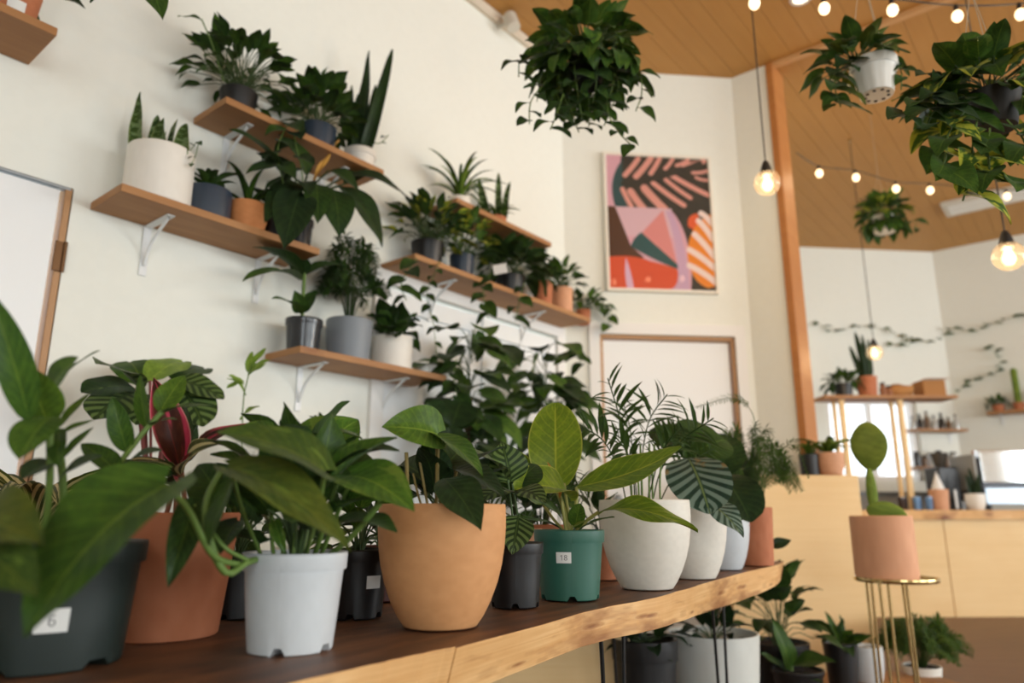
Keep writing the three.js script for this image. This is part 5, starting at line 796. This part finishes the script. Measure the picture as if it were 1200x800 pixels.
{ // brass stand with the cactus
  const p = [1.767, 0.608, -3.500], s = thing('brass_stand', 'round brass plant stand with thin rod legs', 'plant stand', [p[0], 0, p[2]]), h = p[1];
  part('tray', lathe([[0, h - 0.008], [0.172, h - 0.008], [0.178, h - 0.004], [0.178, h + 0.012], [0.174, h + 0.012], [0.172, h], [0, h]], 48), M.brass, s, 'round brass tray');
  for (let i = 0; i < 3; i++) { const a = i * 2.094 - 0.55, x = Math.sin(a), z = Math.cos(a), t = [Math.cos(a) * 0.035, -Math.sin(a) * 0.035]; part('leg', merge([1, -1].map((k) => rod([x * 0.085 - 0.05 + k * t[0] * 0.5, h - 0.006, z * 0.085 + k * t[1] * 0.5], [x * 0.09 - 0.05 + k * t[0] * 0.4, 0.004, z * 0.09 + k * t[1] * 0.4], 0.0065, 10))), M.brass, s, 'paired brass rods'); }
  const c = thing('potted_cactus', 'paddle cactus in a pink clay cylinder pot on the brass stand', 'potted plant', [p[0] - 0.04, h + 0.001, p[2]]);
  pot(c, 'cyl', 0.135, 0.13, 0.285, M.potPink);
  const pad = (a, b, w, th, m, lab) => { const A1 = local(c, a), B1 = local(c, b), l = A1.distanceTo(B1), g0 = new THREE.SphereGeometry(0.5, 28, 20), q = g0.attributes.position; for (let i = 0; i < q.count; i++) { const y = q.getY(i) + 0.5, k = 0.75 + 0.5 * Math.sin(y * 2.6) * 0.7; q.setX(i, q.getX(i) * w * k); q.setY(i, y * l); q.setZ(i, q.getZ(i) * th); } g0.computeVertexNormals(); const m0 = part('pad', g0, m, c, lab); aim(m0, A1, B1, new THREE.Vector3(-0.25, 0.1, 1), 1); };
  pad([1.713, 1.099, -3.500], [1.702, 1.333, -3.480], 0.155, 0.03, L.cactus[0], 'large oval top pad'); pad([1.702, 0.863, -3.500], [1.700, 1.123, -3.500], 0.045, 0.03, L.cactus[1], 'slim stem pad'); pad([1.715, 0.848, -3.450], [1.737, 0.955, -3.420], 0.16, 0.03, L.cactus[1], 'half buried pad'); pad([1.725, 0.840, -3.520], [1.721, 0.941, -3.520], 0.06, 0.025, L.cactus[0]);
}
{ // on the half wall
  let p = [1.853, 1.140, -4.570], g = thing('potted_plant', 'small black pot of spiky leaves on the half wall', 'potted plant', [p[0], 1.134, p[2]]); pot(g, 'straight', 0.062, 0.055, 0.13, M.potBlack); straps(g, { y0: 0.11, n: 10, R: 0.14, H: 0.12, wid: 0.02, mats: L.mid, seed: 121 });
  p = [1.975, 1.140, -4.570]; g = thing('potted_aloe', 'pale clay bowl pot with light green pointed leaves on the half wall', 'potted plant', [p[0], 1.134, p[2]]); pot(g, 'bowl', 0.09, 0.06, 0.14, M.potPink); straps(g, { y0: 0.12, n: 14, R: 0.2, H: 0.12, wid: 0.04, mats: [L.mid[2], L.pale[0]], seed: 122 });
}

// ------------------------------------------------------------------ the bar at the back
const CT = 0.94;
{
  const g = thing('bar_counter', 'curved plywood bar counter with a live-edge wooden top', 'counter', [4.6, 0, -7.3]);
  const arc = (x) => 0.35 - 0.035 * (x - 0.2) * (x - 0.2) * 0.9 - 0.06 * x;             // front line of the bar, z at x
  const sheet = (x0, x1) => { const pts = []; for (let i = 0; i <= 12; i++) { const x = x0 + (x1 - x0) * i / 12; pts.push(new THREE.Vector2(x, -arc(x))); } const sh = new THREE.Shape([...pts, ...pts.slice().reverse().map((p) => new THREE.Vector2(p.x, p.y + 0.03))]); return metreUV(new THREE.ExtrudeGeometry(sh, { depth: CT - 0.086, bevelEnabled: false }).rotateX(-Math.PI / 2), 0.7); };
  for (const [a, b] of [[-2.1, -0.605], [-0.595, 0.895], [0.905, 1.6]]) part('plywood_panel', sheet(a, b), M.ply, g);
  const top = []; for (let i = 0; i <= 40; i++) { const x = -2.15 + 3.8 * i / 40; top.push(new THREE.Vector2(x, -arc(x) - 0.05 - 0.012 * Math.sin(i * 1.3))); }
  part('counter_top', metreUV(new THREE.ExtrudeGeometry(new THREE.Shape([...top, new THREE.Vector2(1.65, 0.35), new THREE.Vector2(-2.15, 0.35)]), { depth: 0.085, bevelEnabled: false }).rotateX(-Math.PI / 2).translate(0, CT - 0.085, 0)), M.benchEdge, g);
}
{ // shelf frame standing on the counter
  const g = thing('bar_shelf', 'wooden shelf on slim posts standing on the bar', 'shelf', [3.72, CT, -7.2]);
  part('board', metreUV(box(1.32, 0.03, 0.3, 0.0, 1.085, 0)), M.shelf[0], g); for (const x of [-0.45, 0.13]) part('post', box(0.045, 1.07, 0.045, x, 0.535, 0.05), M.ply, g); for (const x of [-0.45, 0.13]) part('post', box(0.035, 1.07, 0.035, x, 0.535, -0.12), M.ply, g);
  const barG = 'things on the bar shelf', st = 2.042;
  let t = thing('potted_plant', 'trailing green plant at the end of the bar shelf', 'potted plant', [3.32, st, -7.18], barG); pot(t, 'straight', 0.09, 0.08, 0.13, M.potBlack); bush(t, { y0: 0.11, n: 40, R: 0.16, H: 0.08, len: 0.11, mats: L.dark, seed: 131, up1: -1.2 });
  t = thing('snake_plant', 'tall snake plant in a clay pot on the bar shelf', 'potted plant', [3.56, st, -7.18], barG); pot(t, 'straight', 0.1, 0.085, 0.2, M.potTerra); blades(t, 0.17, [[0, 0, 0.5, 0.07, -0.06, 0], [0.02, 0.02, 0.42, 0.06, 0.03, 0], [-0.03, 0, 0.35, 0.06, -0.1, 0], [0.03, -0.02, 0.3, 0.05, 0.06, 0], [-0.02, 0.03, 0.46, 0.06, 0.0, 0.02]], L.deep);
  t = thing('cardboard_box', 'brown cardboard box on the bar shelf', 'box', [4.19, st, -7.2]); part('carton', box(0.22, 0.16, 0.2, 0, 0.08, 0), std({ color: '#a8743f', roughness: 0.8 }), t); part('flap', box(0.22, 0.004, 0.1, 0, 0.175, 0.12).rotateX(0.1), std({ color: '#b58350', roughness: 0.8 }), t);
  t = thing('paper_bag', 'crumpled brown paper bag lying on the bar shelf', 'bag', [3.88, st, -7.2]); { const b = new THREE.SphereGeometry(0.12, 16, 12).scale(1.25, 0.55, 0.8), q = b.attributes.position, r = rng(7); for (let i = 0; i < q.count; i++) q.setY(i, Math.max(-0.06, q.getY(i) + (r() - 0.5) * 0.02)); b.computeVertexNormals(); part('bag_body', b.translate(0, 0.061, 0), std({ color: '#b07c46', roughness: 0.9 }), t); part('rolled_top', rod([0.1, 0.09, -0.06], [0.1, 0.09, 0.06], 0.025, 10), std({ color: '#b98850', roughness: 0.9 }), t); }
  for (const [x, h] of [[3.7, 0.12], [3.76, 0.09]]) { t = thing('small_jar', (h > 0.1 ? 'taller of two small brown jars on the bar shelf' : 'shorter of two small brown jars on the bar shelf'), 'jar', [x, st, -7.15], 'small jars on the bar shelf'); part('jar_body', lathe([[0, 0], [0.03, 0], [0.032, 0.01], [0.032, h * 0.7], [0.022, h * 0.85], [0.022, h], [0, h]], 20), std({ color: '#8f5a34', roughness: 0.5 }), t); part('lid', new THREE.CylinderGeometry(0.024, 0.024, 0.02, 16).translate(0, h + 0.008, 0), M.black, t); }
}
{ // wall shelves behind the bar with bottles, jars and grinders
  for (const [k, y] of [[0, 1.88], [1, 1.44]]) {
    const s = thing('wall_shelf', k ? 'lower back-bar shelf lined with jars' : 'upper back-bar shelf lined with coffee gear', 'shelf', onD(-0.36, y - 0.03, 0.004)); s.rotation.y = turnB;
    part('board', metreUV(box(0.66, 0.03, 0.22, 0, 0.015, 0.11)), M.shelf[k], s); for (const x of [-0.25, 0.25]) part('bracket', merge([box(0.02, 0.12, 0.005, x, -0.06, 0.003), box(0.02, 0.005, 0.16, x, -0.003, 0.08)]), M.bracket, s);
    for (let i = 0; i < 7; i++) { const p = onD(-0.64 + i * 0.092, y, 0.11), h = 0.13 + 0.07 * ((i * 7 + k * 3) % 5) / 4, t = thing('bottle', ['clear', 'dark', 'amber'][(i + k) % 3] + (k ? ' jar standing on the lower back-bar shelf' : ' bottle standing on the upper back-bar shelf'), k ? 'jar' : 'bottle', p, k ? 'jars on the lower back-bar shelf' : 'bottles on the upper back-bar shelf');
      part('bottle_body', lathe(k ? [[0, 0], [0.036, 0], [0.038, 0.006], [0.038, h * 0.75], [0.03, h * 0.85], [0, h * 0.85]] : [[0, 0], [0.032, 0], [0.034, 0.006], [0.034, h * 0.6], [0.013, h * 0.8], [0.013, h], [0, h]], 18), [std({ color: '#c9ccca', roughness: 0.15, metalness: 0.3 }), std({ color: '#2b2622', roughness: 0.2 }), std({ color: '#6e5236', roughness: 0.3 })][(i + k) % 3], t); part('cap', new THREE.CylinderGeometry(k ? 0.034 : 0.015, k ? 0.034 : 0.015, 0.02, 14).translate(0, k ? h * 0.86 + 0.01 : h + 0.008, 0), M.black, t); }
  }
  const s = thing('wall_shelf', 'wooden shelf with succulents on the vine-covered wall', 'shelf', onE(0.72, 2.03, 0.004)); s.rotation.y = turnC;
  part('board', metreUV(box(0.75, 0.03, 0.22, 0, 0.015, 0.11)), M.shelf[2], s); for (const x of [-0.25, 0.25]) part('bracket', merge([box(0.02, 0.12, 0.005, x, -0.06, 0.003), box(0.02, 0.005, 0.16, x, -0.003, 0.08)]), M.bracket, s);
  const wg = 'plants on the shelf of the vine-covered wall'; let t = thing('potted_cactus', 'column cactus on the shelf of the vine-covered wall', 'potted plant', onE(0.66, 2.06, 0.11), wg); pot(t, 'straight', 0.06, 0.05, 0.09, M.potTerra); part('cactus_stem', new THREE.CapsuleGeometry(0.035, 0.36, 6, 14).translate(0, 0.28, 0), L.cactus[1], t);
  t = thing('potted_plant', 'low succulent spilling over the shelf of the vine-covered wall', 'potted plant', onE(0.46, 2.06, 0.11), wg); pot(t, 'bowl', 0.06, 0.045, 0.08, M.potTerra); bush(t, { y0: 0.07, n: 26, R: 0.1, H: 0.06, len: 0.08, mats: [L.dark[2], L.mid[1]], seed: 141, up1: -0.8 });
  t = thing('potted_plant', 'leafy plant beside the column cactus on the vine-covered wall', 'potted plant', onE(0.88, 2.06, 0.11), wg); pot(t, 'bowl', 0.06, 0.045, 0.08, M.potTerra); bush(t, { y0: 0.07, n: 26, R: 0.08, H: 0.1, len: 0.09, mats: L.dark, seed: 142 });
}
{ // espresso machine and things on the bar
  const g = thing('espresso_machine', 'wide chrome espresso machine on the bar', 'coffee machine', [4.98, CT + 0.001, -7.3]);
  const chrome = std({ color: '#dfe3e6', roughness: 0.08, metalness: 1 });
  part('body', box(0.95, 0.42, 0.44, 0, 0.3, -0.02, 0.03), std({ color: '#34363a', roughness: 0.3, metalness: 0.6 }), g); part('back_panel', box(0.9, 0.3, 0.02, 0.0, 0.4, 0.21, 0.006).rotateX(-0.03), chrome, g, 'mirror-bright chrome panel'); part('lower_panel', box(0.9, 0.16, 0.02, 0, 0.13, 0.205, 0.006), std({ color: '#8d959e', roughness: 0.25, metalness: 0.9 }), g);
  part('side_panel', box(0.03, 0.34, 0.4, -0.5, 0.36, 0, 0.01), std({ color: '#9b9a94', roughness: 0.5 }), g, 'grey side panel'); part('cup_rail', merge([rod([-0.47, 0.56, 0.18], [0.47, 0.56, 0.18], 0.008), rod([-0.47, 0.5, 0.18], [-0.47, 0.56, 0.18], 0.008), rod([0.47, 0.5, 0.18], [0.47, 0.56, 0.18], 0.008)]), chrome, g); for (const [x, z] of [[-0.4, -0.15], [0.4, -0.15], [-0.4, 0.15], [0.4, 0.15]]) part('foot', new THREE.CylinderGeometry(0.025, 0.03, 0.09, 14).translate(x, 0.045, z), M.black, g);
  for (let i = 0; i < 8; i++) { const t = thing('coffee_cup', 'brown cup stacked on the chrome espresso machine', 'cup', [4.6 + i * 0.1, CT + 0.512, -7.24], 'cups on the espresso machine'); part('cup_body', lathe([[0, 0], [0.026, 0], [0.036, 0.02], [0.042, 0.06], [0.038, 0.06], [0.032, 0.02], [0, 0.008]], 18), M.potTerra, t); part('handle', new THREE.TorusGeometry(0.016, 0.005, 6, 12).translate(0.045, 0.034, 0), M.potTerra, t); }
  const gr = thing('grinder', 'dark box-shaped grinder beside the espresso machine', 'grinder', [4.3, CT + 0.001, -7.38]); part('body', box(0.2, 0.42, 0.26, 0, 0.21, 0, 0.02), std({ color: '#26262a', roughness: 0.35 }), gr); part('hopper', new THREE.CylinderGeometry(0.085, 0.05, 0.14, 20).translate(0, 0.49, 0), std({ color: '#4a4640', roughness: 0.3 }), gr);
  let t = thing('clay_pot', 'small clay pot holding white paper on the bar', 'pot', [4.06, CT + 0.001, -7.05]); pot(t, 'straight', 0.088, 0.075, 0.19, M.potPink); part('paper_cone', new THREE.ConeGeometry(0.07, 0.2, 14).translate(0, 0.26, 0), M.white, t, 'white paper cone');
  t = thing('tablet_frame', 'small leaning black framed card on the bar', 'card', [4.2, CT + 0.001, -7.03]); t.rotation.y = 0.9; part('frame', box(0.16, 0.2, 0.012, 0, 0.1, 0), M.black, t); part('card', box(0.13, 0.17, 0.003, 0, 0.1, 0.008, 0), M.white, t);
  t = thing('snake_plant', 'small snake plant in a white bowl pot on the bar', 'potted plant', [4.4, CT + 0.001, -7.05]); pot(t, 'bowl', 0.088, 0.06, 0.15, M.potCream); blades(t, 0.13, [[0, 0, 0.26, 0.05, -0.02, 0], [0.03, 0, 0.22, 0.045, 0.03, 0], [-0.03, 0.01, 0.2, 0.045, -0.03, 0], [0.01, 0.03, 0.18, 0.04, 0.01, 0.02]], L.deep);
  for (let i = 0; i < 5; i++) { t = thing('drinking_glass', (i < 2 ? 'dark brown glass on the bar beside the slim post' : 'blue-tinted glass on the bar beside the slim post'), 'glass', [3.7 + i * 0.06 - (i > 1 ? 0 : 0.02), CT + 0.001, -7.02 - (i % 2) * 0.07], 'glasses on the bar'); part('glass_body', lathe([[0, 0], [0.028, 0], [0.032, 0.12], [0.029, 0.12], [0.026, 0.008], [0, 0.008]], 18), std({ color: i < 2 ? '#3a2f2a' : '#6d8fb5', roughness: 0.1, metalness: 0.1 }), t); part('rim', new THREE.TorusGeometry(0.0305, 0.0016, 6, 20).rotateX(Math.PI / 2).translate(0, 0.12, 0), M.white, t); }
  const b = thing('back_bar', 'low grey back-bar cabinet under the window', 'cabinet', onD(-1.5, 0, 0.3)); b.rotation.y = turnB; part('carcass', box(2.6, 1.1, 0.5, 0, 0.55, 0), std({ color: '#a5a6a6', roughness: 0.5 }), b); for (const x of [-0.97, -0.32, 0.32, 0.97]) { part('door', box(0.63, 0.95, 0.018, x, 0.52, 0.262), std({ color: '#aeb0b0', roughness: 0.5 }), b); } part('worktop', box(2.64, 0.04, 0.54, 0, 1.121, 0.01), M.metalGrey, b);
}
{ // creeping vine pinned along the two back walls
  const g = thing('wall_vine', 'thin creeping vine pinned along the back walls above the bar', 'vine', onD(-0.5, 2.4, 0.02));
  const sm = (pts, n, seed) => vine(g, pts, n, 0.1, [L.dark[2], L.mid[1], L.shade[0]], { seed, r: 0.002, stem: M.stem, ratio: 0.65, shape: 'ovate', hang: 0.2 });
  sm([[3.705, 3.210, -8.570], [3.909, 3.075, -8.591], [4.246, 3.149, -8.626], [4.575, 3.125, -8.660], [4.891, 2.992, -8.693], [5.168, 2.978, -8.721]], 16, 1); sm([[5.297, 2.975, -8.800], [5.435, 3.133, -8.689], [5.604, 3.065, -8.551], [5.781, 3.134, -8.408], [6.014, 3.167, -8.218], [6.194, 3.076, -8.072]], 16, 2);
  sm([[5.378, 2.319, -8.734], [5.509, 2.448, -8.628], [5.651, 2.509, -8.513], [5.770, 2.573, -8.416], [5.762, 2.750, -8.423], [5.687, 2.869, -8.484]], 14, 3); sm([[4.610, 2.964, -8.664], [4.825, 2.915, -8.686], [5.007, 3.028, -8.705]], 5, 4);
}

// ------------------------------------------------------------------ lamps
const bulbMat = std({ color: '#fff1d8', emissive: new THREE.Color(1.0, 0.72, 0.4), emissiveIntensity: 4, roughness: 0.4 });
const globeMat = phys({ color: '#fff1dc', roughness: 0.085, transmission: 1, thickness: 0, ior: 1.45 });
function pendant(p, r, label) {
  const g = thing('pendant_lamp', label, 'lamp', p, 'globe pendant lamps'), top = CEIL - p[1];
  part('cord', rod([0, r + 0.03, 0], [0, top, 0], 0.0035, 6), M.wire, g); part('socket', lathe([[0, r + 0.05], [0.012, r + 0.05], [0.02, r + 0.03], [0.03, r - 0.004], [0.028, r - 0.03], [0, r - 0.03]], 20), M.black, g); part('ceiling_hook', new THREE.CylinderGeometry(0.012, 0.014, 0.02, 12).translate(0, top - 0.01, 0), M.brass, g);
  part('globe', new THREE.SphereGeometry(r, 28, 20), globeMat, g, 'clear glass globe'); part('bulb', lathe([[0.0001, -0.042], [0.016, -0.038], [0.026, -0.02], [0.026, -0.004], [0.016, 0.022], [0.012, r - 0.03]], 20).scale(1, 1, 1), bulbMat, g, 'glowing bulb');
  const l = new THREE.PointLight(new THREE.Color(1, 0.74, 0.46), 1.8); l.name = 'lamp_light'; l.position.set(0, -0.01, 0); l.castShadow = true; l.shadow.radius = 1; g.add(l);
}
pendant([1.259, 2.491, -3.300], 0.064, 'clear globe pendant on a long cord before the wooden post'); pendant([2.136, 1.980, -2.950], 0.064, 'clear globe pendant hanging below the yellow-splashed pothos'); pendant([3.022, 2.211, -5.900], 0.064, 'small far globe pendant hanging over the bar shelf');
function stringLights(label, pts, bulbs, r = 0.026) {
  const g = thing('string_lights', label, 'string lights', bulbs[0], 'strings of warm bulbs'), c = pts.map((p) => local(g, p)); part('wire', tube(c, 0.004, 60, 6), M.wire, g);
  for (const b of bulbs) { const q = local(g, b); const s = part('socket', new THREE.CylinderGeometry(0.009, 0.012, 0.04, 12).translate(q.x, q.y + r + 0.018, q.z), M.black, g); part('bulb', new THREE.SphereGeometry(r, 16, 12).scale(1, 1.25, 1).translate(q.x, q.y, q.z), bulbMat, g, 'small warm bulb'); const l = new THREE.PointLight(new THREE.Color(1, 0.74, 0.46), 0.15); l.name = 'lamp_light'; l.position.copy(q); l.castShadow = true; g.add(l); }
}
const upBy = (a, k = 0.06) => a.map((p) => [p[0], p[1] + k, p[2]]);
{ const b = [[1.074, 3.102, -2.780], [1.431, 3.154, -2.880], [1.773, 3.184, -2.930], [2.113, 3.198, -2.990], [2.463, 3.254, -3.050]]; stringLights('string of warm round bulbs mirrored in the framed print', upBy([[0.670, 3.228, -2.700], ...b, [2.956, 3.375, -3.100]]), b, 0.024); }
{ const b = [[2.304, 3.387, -5.000], [2.679, 3.451, -5.200], [3.037, 3.404, -5.300], [3.367, 3.437, -5.400], [4.051, 3.431, -5.500]]; stringLights('string of small bulbs running from the wooden post over the bar', upBy([[2.040, 3.363, -4.750], ...b, [4.914, 3.515, -5.600]]), b); }
{ const p = [1.876, 4.170, -4.072], g = thing('ceiling_downlight', 'round downlight recessed in the ceiling boards', 'downlight', [p[0], CEIL - 0.015, p[2]]); part('trim_ring', lathe([[0.045, 0], [0.065, 0], [0.068, 0.006], [0.066, 0.014], [0.045, 0.014]], 28), M.white, g); part('lamp_lens', new THREE.CylinderGeometry(0.046, 0.046, 0.006, 28).translate(0, 0.008, 0), std({ color: '#fff4e0', emissive: new THREE.Color(1, 0.85, 0.6), emissiveIntensity: 6 }), g);
  const l = new THREE.SpotLight(new THREE.Color(1, 0.82, 0.55), 2, 0, 0.9, 0.6); l.name = 'lamp_light'; l.position.set(0, -0.01, 0); l.target.position.set(0, -3, 0); l.castShadow = true; g.add(l, l.target); }

renderer.render(scene, camera);
